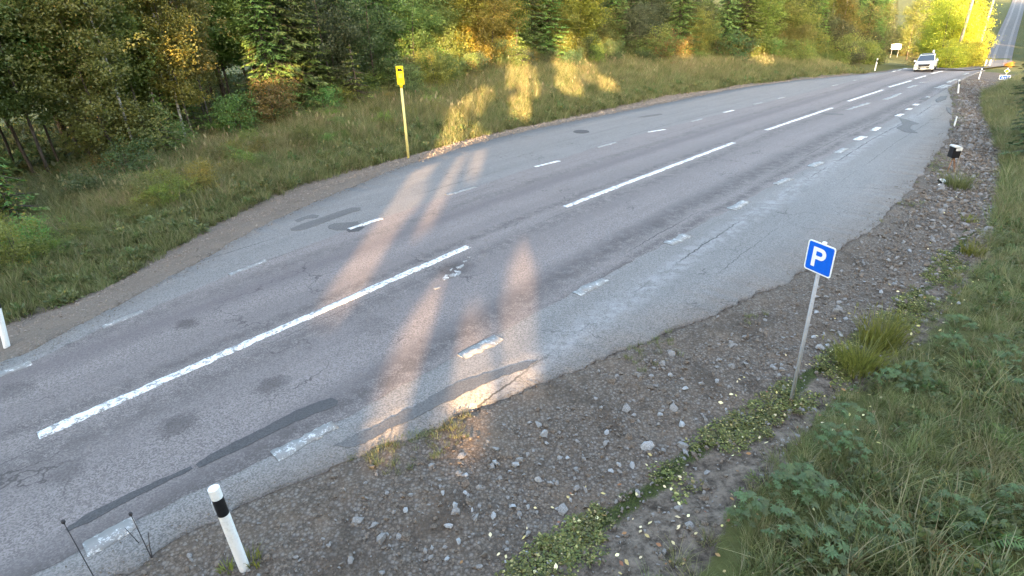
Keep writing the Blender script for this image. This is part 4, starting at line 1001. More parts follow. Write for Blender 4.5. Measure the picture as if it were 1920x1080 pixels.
# tussocks, lupins and ferns one can point at
def tussock(px, py, h, n, sp, mat, label, group=None, lean=.6):
    b = hit(px, py); V, F, T = blades(int(px), n, h, .006 * max(1, b[1] / 9), sp, lean, seedhead=.05)
    put('grass_tussock', mesh_np('grass_tussock', V, F, mat, {'tint': ('FLOAT', np.array(T) * .8)}), None, b, label=label, category='grass tussock', group=group)
M['tussock'] = foliage_mat('bright_tussock', (.10, .115, .020), (.23, .24, .050), (.3, .24, .08), .4)
tussock(1652, 650, .60, 460, .28, M['tussock'], 'bright yellow-green grass tussock right of the parking sign pole, upper half of the tuft', lean=.5)
tussock(1612, 690, .48, 400, .30, M['tussock'], 'bright yellow-green grass tussock right of the parking sign pole, lower half of the tuft', lean=.7)
tussock(1796, 352, .55, 200, .35, M['grass'], 'green grass tussock growing round the foot of the mailbox')
tussock(1822, 478, .34, 160, .2, M['tussock'], 'yellowish rounded grass tussock on the gravel slope below the mailbox')
tussock(1815, 415, .2, 60, .15, M['tussock'], 'tiny yellow-green grass tussock on the gravel slope near the ditch')
tussock(472, 1052, .13, 60, .10, M['tussock'], 'tiny grass tussock at the foot of the nearest marker post, right side')
tussock(428, 1066, .10, 40, .08, M['tussock'], 'tiny yellowish grass tussock left of the nearest marker post')

def whorl(seed):
    r = np.random.default_rng(seed); n = 9; az = np.arange(n) / n * 6.283 + r.normal(0, .12, n); L = .085 * r.uniform(.75, 1.15, n)
    V = []; F = []; T = []
    tp = r.random()
    for k in range(n):
        d = np.array([math.cos(az[k]), math.sin(az[k]), .25]); sd = np.array([-math.sin(az[k]), math.cos(az[k]), 0]); b = len(V)
        V += [(0, 0, 0), tuple(d * L[k] * .55 + sd * .014 + [0, 0, .008]), tuple(d * L[k] * np.array([1, 1, -.2])), tuple(d * L[k] * .55 - sd * .014 + [0, 0, .008])]
        F.append((b, b + 1, b + 2, b + 3)); T += [min(1, tp * .6 + r.random() * .35)] * 4
    b = len(V); V += [(-.003, 0, 0), (.003, 0, 0), (.003, .05, -.16), (-.003, .05, -.16)]; F.append((b, b + 1, b + 2, b + 3)); T += [.2] * 4
    return mesh_np('leaf', V, F, M['lupin'], {'tint': ('FLOAT', T)})
WH = [whorl(i) for i in range(5)]
LUP = [(1495,912),(1550,950),(1405,972),(1580,1015),(1450,995),(1590,790),(1560,835),(1860,655),(1895,690),(1775,650),(1670,720),(1530,1035),(1780,975),(1905,740),(1710,705),(1790,612),(1905,960),(1580,850),(1470,930),(1640,1000)]
LUPB = []
LUPL = ['clump jutting out furthest onto the bare soil path', 'clump just right of the one jutting onto the path', 'nearest the fallen leaves at the foot of the bank', 'in long grass close to the bottom edge of the photo', 'low on the path edge between two bigger clumps',
        'on the path edge below the yellow-green tussock', 'under the clump on the path edge below the tussock', 'dark clump on the upper bank near the right edge', 'below the dark clump on the upper bank', 'at the top of the bank where the path narrows', 'small one in grass midway up the path edge',
        'lowest one on the bank, cut by the bottom edge', 'left of the yellow-green fern', 'touching the right edge of the photo, upper bank', 'small one in the middle of the bank grass', 'topmost small one at the end of the path', 'touching the right edge of the photo near the ferns', 'in mid bank straight above the jutting clump', 'filling the gap above the lowest path clump', 'in the grass left of the rusty fern']
for i, (px, py) in enumerate(LUP):
    r = np.random.default_rng(900 + i); b = hit(px, py + 18); LUPB.append(b)
    t = thing('lupin', 'blue-green lupin ' + LUPL[i], 'lupin', b, group='lupins on the bank')
    for k in range(26 if i else 44):
        az = r.uniform(0, 6.283); rr = .26 * math.sqrt(r.random()); h = .20 + .24 * (1 - rr / .3) * r.uniform(.6, 1.2)
        put('leaf', WH[k % 5], t, (rr * math.cos(az), rr * math.sin(az), h), (r.normal(0, .25) - .5 * rr * math.sin(az) * 2, r.normal(0, .25) + .5 * rr * math.cos(az) * 2, az), r.uniform(.45, .85))

def frond(seed, L):
    r = np.random.default_rng(seed); n = 15; V = []; F = []; T = []
    s = np.linspace(.08, 1, n); pt = lambda q: np.array([L * q * (1 - .12 * q), 0, L * (.62 * q - .62 * q * q)])
    for q in s:
        c = pt(q); wl = L * .30 * math.sin(math.pi * min(1, q * .78 + .22)) * r.uniform(.85, 1.1)
        for sg in (-1, 1):
            b = len(V); d = np.array([.45, sg * .9, -.12]); e = np.array([.9, -sg * .45, 0]) * L * .022
            V += [tuple(c), tuple(c + d * wl * .5 + e), tuple(c + d * wl), tuple(c + d * wl * .5 - e)]; F.append((b, b + 1, b + 2, b + 3)); T += [r.random() * .8] * 4
    for k in range(n - 1):
        b = len(V); p, q = pt(s[k]), pt(s[k + 1]); V += [tuple(p + [0, .004, 0]), tuple(p - [0, .004, 0]), tuple(q - [0, .004, 0]), tuple(q + [0, .004, 0])]; F.append((b, b + 1, b + 2, b + 3)); T += [.7] * 4
    return mesh_np('frond', V, F, M['fern'], {'tint': ('FLOAT', T)})
FR = [frond(i, .5) for i in range(4)]
FERN = [((1832, 1015), (1, 1, 1, 1), 'yellow-green fern near the bottom right corner of the bank', .85), ((1800, 1062), (1.5, .62, .35, 1), 'rusty orange fern just below the yellow-green fern', .7), ((1908, 850), (.9, 1, .8, 1), 'light green fern at the right edge of the bank', .8), ((1655, 1050), (.8, .9, .7, 1), 'small green fern at the bottom edge of the bank', .6)]
for i, ((px, py), colr, lab, sc) in enumerate(FERN):
    b = hit(px, py); t = thing('fern', lab, 'fern', b)
    for k in range(9):
        o = put('frond', FR[k % 4], t, (0, 0, .04), (0, -.25 + random.uniform(-.2, .15), k * .698 + random.uniform(-.2, .2)), sc * random.uniform(.75, 1.2)); o.color = colr

# ------------------------------------------------------------------ trees
def rdirs(r, n):
    v = r.normal(size=(n, 3)); return v / np.linalg.norm(v, axis=1)[:, None]

def broadleaf(seed, H, R, base, nleaf, leaf, r0, nb=46, rise=.55, stems=1, bark='bark', up=.25):
    """trunk with limbs, and a crown of leaf-sized faces gathered in clumps along the limbs"""
    r = np.random.default_rng(seed); mb = MB(); segs = []
    for st in range(stems):
        lean = r.normal(0, .02 if stems == 1 else .22, 2); wob = r.normal(0, .12, (7, 2)).cumsum(0) * (H / 12)
        o0 = r.normal(0, .12 * (stems > 1), 2); hs = H * r.uniform(.75, 1) if stems > 1 else H
        tp = [np.array([o0[0] + wob[k][0] * .5 + lean[0] * hs * k / 6, o0[1] + wob[k][1] * .5 + lean[1] * hs * k / 6, -.2 + hs * k / 6]) for k in range(7)]
        mb.tube(tp, [r0 * (1.15 - .98 * k / 6) for k in range(7)], 8)
        for i in range(nb // stems):
            q = base + (1 - base) * (i + r.random()) / (nb // stems); j = min(5, int(q * 6)); f = q * 6 - j
            p = tp[j] * (1 - f) + tp[j + 1] * f; az = i * 2.4 + r.uniform(-.5, .5)
            L = R * (math.sin(math.pi * min(1, .18 + .82 * (q - base) / (1.02 - base))) ** .7 * .85 + .18) * r.uniform(.65, 1.15)
            d = np.array([math.cos(az), math.sin(az), rise * r.uniform(.3, 1.5)]); d /= np.linalg.norm(d)
            pts = [p, p + d * L * .4, p + d * L * .75 + [0, 0, .04 * L], p + d * L + [0, 0, -.06 * L]]
            rb = r0 * .24 * (1.1 - q)
            mb.tube(pts, [rb, rb * .7, rb * .4, rb * .15], 5, cap=False)
            segs.append((pts, L))
    w = np.array([s[1] for s in segs]); w /= w.sum(); nc = max(60, nleaf // 34)
    idx = r.choice(len(segs), nc, p=w); cs = []
    for i in idx:
        pts, L = segs[i]; s = r.uniform(.25, 1.05) * 3; k = min(2, int(s)); f = s - k
        cs.append(pts[k] * (1 - f) + pts[k + 1] * f + r.normal(0, .13 * L + .06, 3))
    cs = np.array(cs); ct = r.random(nc)
    ci = r.integers(0, nc, nleaf); sg = r.uniform(.14, .30, nc)[ci][:, None] * (R / 2.2) ** .5
    C = cs[ci] + r.normal(size=(nleaf, 3)) * sg * np.array([1, 1, .7])
    C[:, 2] = np.maximum(C[:, 2], .05)
    A = rdirs(r, nleaf); A[:, 2] = A[:, 2] * .6 - up; A = unit(A); Bv = unit(np.cross(A, rdirs(r, nleaf)))
    ln = leaf * r.uniform(.65, 1.3, nleaf)[:, None]
    V, F = diamonds(C, A * ln * .5, Bv * ln * .36)
    t = np.clip(.55 * ct[ci] + .45 * r.random(nleaf), 0, 1)
    return mb.mesh('trunk', M[bark], True), mesh_np('crown', V, F, M['leaf'], {'tint': ('FLOAT', np.repeat(t, 4))})

def spruce(seed, H, R, base, r0, dens=1.0, sz=1.0, droop=.35, bark='bark'):
    r = np.random.default_rng(seed); mb = MB()
    mb.tube([(0, 0, -.2), (r.normal(0, .05), r.normal(0, .05), H * .5), (0, 0, H)], [r0, r0 * .6, .02], 9)
    Cs, As, Bs, T = [], [], [], []
    z = base * H + .1
    for q in range(14 if base > .15 else 0):                       # dead twigs below the crown
        az = r.uniform(0, 6.283); zz = r.uniform(.08, base) * H; L = r.uniform(.4, 1.2); mb.tube([(0, 0, zz), (L * math.cos(az), L * math.sin(az), zz - .15 * L)], [.018, .006], 4, cap=False)
    while z < H * .98:
        nbr = r.integers(6, 9); a0 = r.uniform(0, 6.283); Lm = R * (1 - z / H) ** .75 * (.75 + .25 * min(1, (z - base * H) / (.12 * H) + .3))
        for k in range(nbr):
            az = a0 + k * 6.283 / nbr + r.normal(0, .15); L = Lm * r.uniform(.75, 1.15); dr = droop * r.uniform(.6, 1.4) * (1 - .5 * z / H)
            u = np.array([math.cos(az), math.sin(az), 0]); s_ = np.array([-math.sin(az), math.cos(az), 0])
            m = max(6, int(L * 22 * dens)); q = r.uniform(.12, 1.0, m); sg = r.choice([-1, 1], m)
            c = u[None] * (L * q)[:, None]; c[:, 2] = z - dr * L * q + .22 * dr * L * q ** 3
            off = sg * r.uniform(.02, .30, m) * L * .55 * np.sin(math.pi * np.clip(q * .85 + .1, 0, 1))
            c = c + s_[None] * off[:, None]; c[:, 2] -= np.abs(off) * .35 + r.uniform(0, .06, m)
            d = u[None] * .8 + s_[None] * (sg * .75)[:, None] + np.array([0, 0, -.35])[None] + r.normal(0, .25, (m, 3)); d = unit(d)
            nn_ = unit(np.cross(d, np.array([0, 0, 1.0]) + r.normal(0, .45, (m, 3)))); ln = r.uniform(.22, .42, m)[:, None] * sz
            Cs.append(c); As.append(d * ln * .5); Bs.append(nn_ * ln * .16); T.append(np.clip(.25 + .6 * q + r.normal(0, .15, m), 0, 1))
            if L > .5: mb.tube([(0, 0, z), tuple(u * L * .5 + [0, 0, z - dr * L * .5]), tuple(u * L * .9 + [0, 0, z - dr * L * .74])], [.022 * L ** .5, .014, .005], 4, cap=False)
        z += max(.22, .36 * (1 - .4 * z / H)) * r.uniform(.8, 1.2) / max(.5, dens ** .3)
    V, F = diamonds(np.concatenate(Cs), np.concatenate(As), np.concatenate(Bs))
    return mb.mesh('trunk', M[bark], True), mesh_np('crown', V, F, M['needle'], {'tint': ('FLOAT', np.repeat(np.concatenate(T), 4))})

KIND = {
    'birch': [broadleaf(101, 11, 2.3, .14, 22000, .115, .075, bark='birch'), broadleaf(102, 12, 2.1, .20, 20000, .11, .085, bark='birch')],
    'aspen': [broadleaf(111, 10, 2.2, .08, 26000, .12, .09), broadleaf(112, 11, 2.5, .14, 26000, .12, .11), broadleaf(113, 9, 1.9, .05, 22000, .11, .07)],
    'slim_birch': [broadleaf(181, 9.5, 1.3, .34, 9000, .10, .055, bark='birch', nb=34), broadleaf(182, 9, 1.2, .40, 8000, .10, .05, bark='birch', nb=30)],
    'slim': [broadleaf(171, 9, 1.5, .30, 13000, .105, .065, nb=40), broadleaf(172, 8.5, 1.4, .36, 12000, .105, .055, nb=36)],
    'bushy_tree': [broadleaf(121, 6.5, 2.4, .04, 22000, .105, .06, nb=60, stems=3), broadleaf(122, 5.5, 2.0, .03, 19000, .10, .05, nb=54, stems=3)],
    'spruce': [spruce(131, 15, 2.7, .04, .17), spruce(132, 13, 2.5, .10, .15, droop=.5), spruce(133, 9, 2.0, .02, .11)],
    'tall_spruce': [spruce(141, 19, 2.6, .26, .20), spruce(142, 20, 2.4, .34, .21, bark='pine_bark')],
    'young_spruce': [spruce(151, 2.6, 1.1, .02, .045, 1.4, .55), spruce(152, 1.7, .8, .02, .03, 1.6, .45)],
    'shrub': [broadleaf(161, 2.2, 1.3, .03, 4600, .085, .025, nb=36, stems=4), broadleaf(162, 1.6, 1.2, .03, 3600, .08, .02, nb=32, stems=4), broadleaf(163, 2.9, 1.2, .05, 5000, .085, .028, nb=36, stems=3)],
}
SIGN_D = float(np.hypot(*hit(1675, 109)[:2]))
def plant(kind, name, cat, x, y, sc, colr, label, group, r, var=None):
    tr, cr = KIND[kind][r.integers(0, len(KIND[kind])) if var is None else var]
    q_ = project([[x, y, ground_at(x, y)]])[0]
    if 1640 < q_[0] < 1700 and math.hypot(x, y) < SIGN_D + 3: return None
    rot = (r.normal(0, .025), r.normal(0, .025), r.uniform(0, 6.283))
    t = thing(name, label, cat, (x, y, ground_at(x, y) - .05), rot, sc, group)
    put('trunk' if cat == 'tree' else 'stems', tr, t); c = put('crown' if cat == 'tree' else 'leaves', cr, t); c.color = (*colr, 1)
    PLANTED.append((t, float(project([[x, y, 0]])[0][0])))
    return t

OLIVE, GREEN, YELLOW, BROWN, DARK, FRESH = (1.12, 1.25, .82), (.95, 1.32, .92), (1.5, 1.42, .6), (1.28, 1.1, .76), (.6, .72, .8), (1.2, 1.45, .9)
r = np.random.default_rng(5)
PLANTED = list(STONE_OBJ)
def relabel():
    """alike neighbours in a small set are told apart by their order along the forest"""
    sets = {}
    for t, px in PLANTED: sets.setdefault(t['label'], []).append((px, t))
    for lab, m in sets.items():
        if 2 <= len(m) <= 8:
            m.sort(key=lambda q: q[0])
            k = len(m); h = ['leftmost', 'second leftmost', 'third leftmost', 'fourth leftmost']; g_ = ['rightmost', 'second rightmost', 'third rightmost', 'fourth rightmost']
            names = h[:k // 2] + (['middle'] if k % 2 else []) + g_[:k // 2][::-1]
            for (px, t), w in zip(m, names):
                if len((w + ' ' + lab).split()) <= 16: t['label'] = w + ' ' + lab
# forest edge: (picture column range of the tree foot, row of kinds with weights, colours)
ZONE = [(-250, 190, [('aspen', .65), ('birch', .25), ('spruce', .1)], [GREEN, OLIVE, GREEN], 'far left end of the forest'),
        (190, 330, [('aspen', .5), ('birch', .15), ('slim', .35)], [YELLOW, OLIVE, GREEN, OLIVE], 'yellowing stretch left of the yellow marker'),
        (330, 440, [('aspen', .6), ('slim', .4)], [BROWN, OLIVE, YELLOW, GREEN], 'brown-leaved stretch left of the yellow marker'),
        (440, 600, [('spruce', .55), ('slim', .2), ('aspen', .25)], [FRESH, GREEN], 'spruce stretch left of the yellow marker'),
        (600, 760, [('spruce', .5), ('bushy_tree', .5)], [DARK, OLIVE], 'dark stretch behind the yellow marker'),
        (760, 1130, [('aspen', .55), ('bushy_tree', .35), ('spruce', .1)], [YELLOW, OLIVE, YELLOW], 'sun-flecked stretch right of the yellow marker'),  # yellow of the sunlight put into these leaf colours
        (1130, 1480, [('bushy_tree', .5), ('aspen', .25), ('spruce', .25)], [OLIVE, DARK, BROWN], 'shaded stretch behind the far lay-by'),
        (1480, 1720, [('bushy_tree', .6), ('spruce', .2), ('birch', .2)], [OLIVE, BROWN, DARK], 'behind the white road sign')]
NAMEK = {'birch': ('birch_tree', 'pale-barked birch tree'), 'aspen': ('aspen_tree', 'slender leafy tree'), 'bushy_tree': ('bushy_tree', 'bushy many-stemmed tree'), 'slim': ('slim_tree', 'slim tree'), 'slim_birch': ('birch_tree', 'slim birch'), 'spruce': ('spruce_tree', 'spruce tree'), 'tall_spruce': ('spruce_tree', 'tall bare-trunked spruce'), 'shrub': ('shrub', 'shrub'), 'young_spruce': ('young_spruce', 'young spruce')}
TINTN = {OLIVE: 'olive green', GREEN: 'mid green', YELLOW: 'yellowish', BROWN: 'brownish', DARK: 'dark green', FRESH: 'fresh green'}
ROWN = ['in front', 'in second row', 'deeper in', 'far back', 'far back']
def left_edge(a): return L_LEFT(a) - np.interp(a, [-5, 5, 30, 55, 70, 90], [9.8, 10.5, 12.0, 11.0, 8.0, 6.0])
used = []
for row, (d0, step, jit) in enumerate([(1.0, 1.6, .8), (3.2, 1.9, 1.0), (6.5, 2.9, 1.4), (11, 3.4, 1.8), (17, 4.2, 2.2)]):
    a = -9.0
    while a < 92 + d0:
        st = step * (1 + max(0, a - 25) / 60); a += st * r.uniform(.75, 1.25)
        n = float(left_edge(a)) - d0 + r.uniform(-jit, jit); x, y = xy(a, n); x, y = float(x), float(y)
        g = np.array([[x, y, ground_at(x, y)]]); px = project(g)[0]
        if (g[0] - [0, 0, CAM_H]) @ _F < 2 or px[0] < -330 or px[0] > 1745: continue
        z = next((z for z in ZONE if z[0] <= px[0] < z[1]), None)
        if z is None: continue
        gapz = row < 3 and (20 < px[0] < 215 or 370 < px[0] < 505)
        if gapz and r.random() < (.6, .2, 0)[row]: continue
        ks = z[2] if row < 2 else z[2] + [('tall_spruce', .25), ('aspen', .3)]
        w = np.array([k[1] for k in ks]); kd = ks[r.choice(len(ks), p=w / w.sum())][0]
        colr = z[3][r.integers(0, len(z[3]))]
        if kd in ('spruce', 'tall_spruce'): colr = FRESH if colr == FRESH else (GREEN if r.random() < .6 else DARK)
        if kd == 'birch' and colr == DARK: colr = OLIVE
        if gapz: kd = 'slim'
        sc = r.uniform(.8, 1.15) * (1 if row else .88)
        nm, base = NAMEK[kd]
        plant(kd, nm, 'tree', x, y, sc, tuple(c * f for c, f in zip(colr, r.uniform(.85, 1.15, 3))), '%s %s %s, %s' % (TINTN[colr], base, ROWN[row], z[4]), 'trees of the forest across the road', r)
# undergrowth shrubs along the foot of the forest
a = -6.0
while a < 88:
    a += .48 * (1 + max(0, a - 20) / 45) * r.uniform(.7, 1.3)
    n = float(left_edge(a)) + r.uniform(-1.6, 2.0); x, y = xy(a, n); x, y = float(x), float(y)
    px = project([[x, y, ground_at(x, y)]])[0]
    if px[0] < -150 or px[0] > 1745: continue
    if (55 < px[0] < 205 or 375 < px[0] < 510) and r.random() < .75: continue
    z = next((z for z in ZONE if z[0] <= px[0] < z[1]), ZONE[-1])
    if r.random() < (.22 if px[0] < 500 else .06):
        plant('young_spruce', 'young_spruce', 'young spruce', x, y, r.uniform(.8, 1.3), FRESH if r.random() < .4 else GREEN, 'small bushy young spruce, ' + z[4], 'young spruces at the forest foot', r)
    else:
        colr = [OLIVE, OLIVE, GREEN, BROWN, DARK][r.integers(0, 5)]
        plant('shrub', 'shrub', 'shrub', x, y, r.uniform(.55, 1.05) * (1.3 if px[0] > 1150 else 1), tuple(c * f for c, f in zip(colr, r.uniform(.8, 1.2, 3))), '%s undergrowth shrub, %s' % (TINTN[colr], z[4]), 'shrubs along the forest foot', r)
# single plants one can point at
for px, py, kd, sc, colr, lab, nm, cat in [
        (268, 318, 'slim_birch', 1.0, OLIVE, 'thin white birch trunk standing clear left of the green spruces', 'birch_tree', 'tree'),
        (360, 282, 'slim_birch', 1.05, OLIVE, 'slim bright white birch among the brown-leaved trees', 'birch_tree', 'tree'),
        (213, 215, 'tall_spruce', 1.0, GREEN, 'thick grey-trunked spruce left of the slim birch, dark gap at its foot', 'spruce_tree', 'tree'),
        (280, 268, 'young_spruce', 1.25, GREEN, 'dark green young spruce under the slim birch trunk', 'young_spruce', 'young spruce'),
        (318, 300, 'young_spruce', .9, FRESH, 'fresh green young spruce at the grass edge, right of the dark one', 'young_spruce', 'young spruce'),
        (172, 372, 'young_spruce', .55, FRESH, 'lowest bright green young spruce in the verge grass', 'young_spruce', 'young spruce'),
        (30, 380, 'young_spruce', 1.3, GREEN, 'broad dark green young spruce at the left edge of the photo', 'young_spruce', 'young spruce'),
        (73, 337, 'slim', 1.0, OLIVE, 'leftmost of five slim grey trunks low in the left forest edge', 'slim_tree', 'tree'),
        (100, 340, 'slim', .9, GREEN, 'palest of five slim grey trunks low in the left forest edge', 'slim_tree', 'tree'),
        (124, 328, 'slim', .85, OLIVE, 'third of five slim grey trunks low in the left forest edge', 'slim_tree', 'tree'),
        (173, 308, 'slim', 1.0, YELLOW, 'left one of a close pair of slim trunks at the forest edge', 'slim_tree', 'tree'),
        (187, 308, 'slim', .9, OLIVE, 'right one of a close pair of slim trunks at the forest edge', 'slim_tree', 'tree'),
        (388, 224, 'slim', .9, BROWN, 'left of two thin reddish trunks under the brown leaves', 'slim_tree', 'tree'),
        (399, 228, 'slim', .95, BROWN, 'right of two thin reddish trunks under the brown leaves', 'slim_tree', 'tree'),
        (434, 226, 'slim', 1.0, FRESH, 'slim grey trunk at the left end of the green spruce stretch', 'slim_tree', 'tree'),
        (494, 222, 'slim', 1.1, FRESH, 'forked grey trunk standing below the drooping green spruce branches', 'slim_tree', 'tree'),
        (8, 345, 'slim', 1.0, GREEN, 'pale slim trunk at the very left edge of the photo', 'slim_tree', 'tree'),
        (585, 170, 'spruce', .55, DARK, 'blue-green bushy spruce at the right end of the spruce stretch', 'spruce_tree', 'tree')]:
    b = hit(px, py); plant(kd, nm, cat, float(b[0]), float(b[1]), sc, colr, lab, 'single plants at the forest foot', r)
# shrubby bank behind the pickup
for i in range(46):
    px, py = r.uniform(1400, 1745), r.uniform(92, 118); b = hit(px, py)
    colr = [OLIVE, BROWN, OLIVE, DARK][r.integers(0, 4)]
    plant('shrub', 'shrub', 'shrub', float(b[0]), float(b[1]), r.uniform(.7, 1.5), colr, '%s shrub on the rough bank behind the white pickup' % TINTN[colr], 'shrubs on the bank behind the pickup', r)
# bright trees standing in the sun beyond the crest
LIT = (2.0, 1.95, .5)  # leaf colour boosted so the crowns look sunlit
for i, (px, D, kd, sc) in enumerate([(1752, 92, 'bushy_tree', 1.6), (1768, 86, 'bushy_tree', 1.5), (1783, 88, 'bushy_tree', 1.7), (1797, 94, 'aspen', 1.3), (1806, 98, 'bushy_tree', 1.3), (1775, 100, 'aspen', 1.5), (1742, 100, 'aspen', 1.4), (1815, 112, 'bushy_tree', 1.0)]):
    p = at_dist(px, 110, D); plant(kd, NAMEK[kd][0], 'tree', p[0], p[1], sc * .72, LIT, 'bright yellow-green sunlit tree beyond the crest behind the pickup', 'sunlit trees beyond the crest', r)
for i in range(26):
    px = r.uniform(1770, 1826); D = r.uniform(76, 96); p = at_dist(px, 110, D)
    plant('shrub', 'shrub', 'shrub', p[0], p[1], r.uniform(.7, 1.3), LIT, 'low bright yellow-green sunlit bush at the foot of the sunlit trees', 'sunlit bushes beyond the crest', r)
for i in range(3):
    p = at_dist(1888 + 5 * r.random(), 125, r.uniform(88, 96)); plant('shrub', 'shrub', 'shrub', p[0], p[1], r.uniform(.26, .34), (2.6, 1.2, .4), 'orange sunlit bush right of the far road dip, above the blue sign', 'orange bushes by the dip', r)  # orange sun glow put into the leaf colour
for i in range(22):
    px, D = r.uniform(1560, 1745), r.uniform(92, 150); p = at_dist(px, 100, D); kd = ['bushy_tree', 'spruce', 'aspen'][r.integers(0, 3)]
    plant(kd, NAMEK[kd][0], 'tree', p[0], p[1], r.uniform(.9, 1.25), [OLIVE, DARK, BROWN][r.integers(0, 3)], 'shaded forest tree in the distance behind the white road sign', 'distant trees behind the white sign', r)
for px in (1650, 1662, 1676, 1688, 1700, 1712, 1724, 1738):
    p = at_dist(px, 100, SIGN_D + r.uniform(6, 22)); plant('bushy_tree' if r.random() < .6 else 'spruce', 'bushy_tree', 'tree', p[0], p[1], r.uniform(.95, 1.3), [OLIVE, DARK][r.integers(0, 2)], 'shaded forest tree in the distance behind the white road sign', 'distant trees behind the white sign', r)
for i in range(34):
    px, D = r.uniform(1570, 1850), r.uniform(118, 230); p = at_dist(px, 100, D); kd = ['spruce', 'spruce', 'aspen'][r.integers(0, 3)]
    if np.min(np.hypot(FAR[:, 0] - p[0], FAR[:, 1] - p[1])) < 8: continue
    plant(kd, NAMEK[kd][0], 'tree', p[0], p[1], r.uniform(1.0, 1.3), DARK if kd == 'spruce' else OLIVE, 'dark tree of the distant wood behind the sunlit trees', 'distant wood behind the sunlit trees', r)
# woods on the far slope, either side of the climbing road
for i in range(70):
    D = r.uniform(150, 330); px = r.choice([r.uniform(1795, 1858), r.uniform(1908, 1990)]); p = at_dist(px, 100, D)
    dmin = np.min(np.hypot(FAR[:, 0] - p[0], FAR[:, 1] - p[1]))
    if dmin < 9: continue
    kd = ['spruce', 'spruce', 'aspen', 'bushy_tree'][r.integers(0, 4)]
    plant(kd, NAMEK[kd][0], 'tree', p[0], p[1], r.uniform(.9, 1.3), DARK if px > 1900 or kd == 'spruce' else OLIVE, 'dark tree on the shaded far slope beside the climbing road', 'trees on the far slope', r)
# dark trees on the right side of the road
for i, (px, D, kd, sc) in enumerate([(1946, 40, 'spruce', .6), (1985, 31, 'spruce', .62), (1990, 40, 'spruce', .7), (2010, 27, 'spruce', .8), (1985, 50, 'spruce', .75), (2010, 46, 'aspen', 1.0)]):
    p = at_dist(px, 190, D); lab = ['dark spruce at the right edge of the photo beside the green ditch', 'second dark spruce at the right edge of the photo, behind the first'][i] if i < 2 else 'dark tree at the right edge of the photo, towards the crest'
    plant(kd, NAMEK[kd][0], 'tree', p[0], p[1], sc, DARK, lab, 'trees right of the road', r)
# belt of spruces added south of the far road to shade the climb
_fd = np.gradient(FAR, axis=0); _fd /= np.linalg.norm(_fd, axis=1)[:, None]
for i in range(110):
    q = np.interp(i // 4, [0, 27], [175, 350]) + r.uniform(-2, 2); j = int(np.argmin(np.abs(np.hypot(FAR[:, 0], FAR[:, 1]) - q))); o_ = 10 + 7 * (i % 4) + r.uniform(-1, 2)
    x, y = float(FAR[j, 0] + _fd[j, 1] * o_), float(FAR[j, 1] - _fd[j, 0] * o_)
    plant('spruce' if i % 2 else 'tall_spruce', 'spruce_tree', 'tree', x, y, r.uniform(1.2, 1.4) if i % 2 else 1.1, DARK, 'dark spruce in the belt added to shade the far climbing road', 'spruces added to shade the far road', r, var=0)
# low scrub creeping out onto the verge
for i in range(60):
    px, py = r.uniform(-20, 820), 0; py = np.interp(px, [0, 300, 600, 820], [500, 385, 272, 195]) + r.uniform(-35, 25)
    b = hit(px, py); colr = [OLIVE, GREEN, OLIVE, GREEN, OLIVE, OLIVE, BROWN][r.integers(0, 7)]
    plant('shrub', 'shrub', 'shrub', float(b[0]), float(b[1]), r.uniform(.22, .5), tuple(c * f for c, f in zip(colr, r.uniform(.8, 1.2, 3))), '%s low scrub in the verge grass, %s' % (TINTN[colr], next(w for l_, w in ((60, 'at the left edge of the photo'), (180, 'below the slim grey trunks'), (300, 'below the dark young spruce'), (430, 'below the brown-leaved trees'), (600, 'below the green spruces'), (740, 'just left of the yellow marker'), (3000, 'right of the yellow marker')) if px < l_)), 'low scrub on the verge', r)
# sunlit dry grass in the dip
P = []
for i in range(1500):
    px, D = r.uniform(1838, 1900), r.uniform(84, 190); p = at_dist(px, 120, D); P.append((p[0], p[1], ground_at(p[0], p[1])))
P = np.array(P); dm = np.array([np.min(np.hypot(FAR[:, 0] - q[0], FAR[:, 1] - q[1])) for q in P]); P = P[dm > 4.2]
scatter('dip_grass', SRC['straw'], P, spin(len(P)), RNG.uniform(1.5, 2.6, len(P)), label='sunlit dry yellow grass around the road in the dip')

relabel()
# ------------------------------------------------------------------ unseen wood added behind the camera for shade, crowns cut open for beams
def uv_sun(p): return p[..., 0] - SUN_K * p[..., 1], p[..., 2] + p[..., 1] * SUN_T
HOLES = []                                   # capsules in the plane across the sunbeams: (u0, v0, u1, v1, ru, rv)
def gap(p0, p1, ru, rv):
    (u0, v0), (u1, v1) = uv_sun(np.asarray(p0)), uv_sun(np.asarray(p1)); HOLES.append((u0, v0, u1, v1, ru, rv))
def gap_px(q0, q1, ru, rv=.25): gap(hit(*q0), hit(*q1), ru, rv)
def gap_at(px, py, dist, ru, rv): p = at_dist(px, py, dist); gap(p, p, ru, rv)
gap_px((652, 552), (820, 285), .30, .22)
gap_px((775, 450), (880, 285), .25, .2)
gap_px((905, 330), (905, 285), .3, .15)
gap_px((765, 740), (768, 570), .27, .16)
gap_px((885, 790), (886, 630), .30, .15)
gap_px((828, 610), (826, 540), .22, .14)
gap_px((970, 660), (974, 485), .26, .17)
gap_px((1058, 740), (1054, 630), .26, .15)
gap_px((900, 200), (908, 172), .6, .35)
gap_px((845, 268), (858, 208), .38, .25)
gap_px((985, 215), (968, 185), .55, .25)
gap_px((1075, 172), (1060, 150), .85, .3)
gap_px((893, 262), (882, 238), .45, .25)
gap_px((1140, 165), (1120, 150), .8, .25)
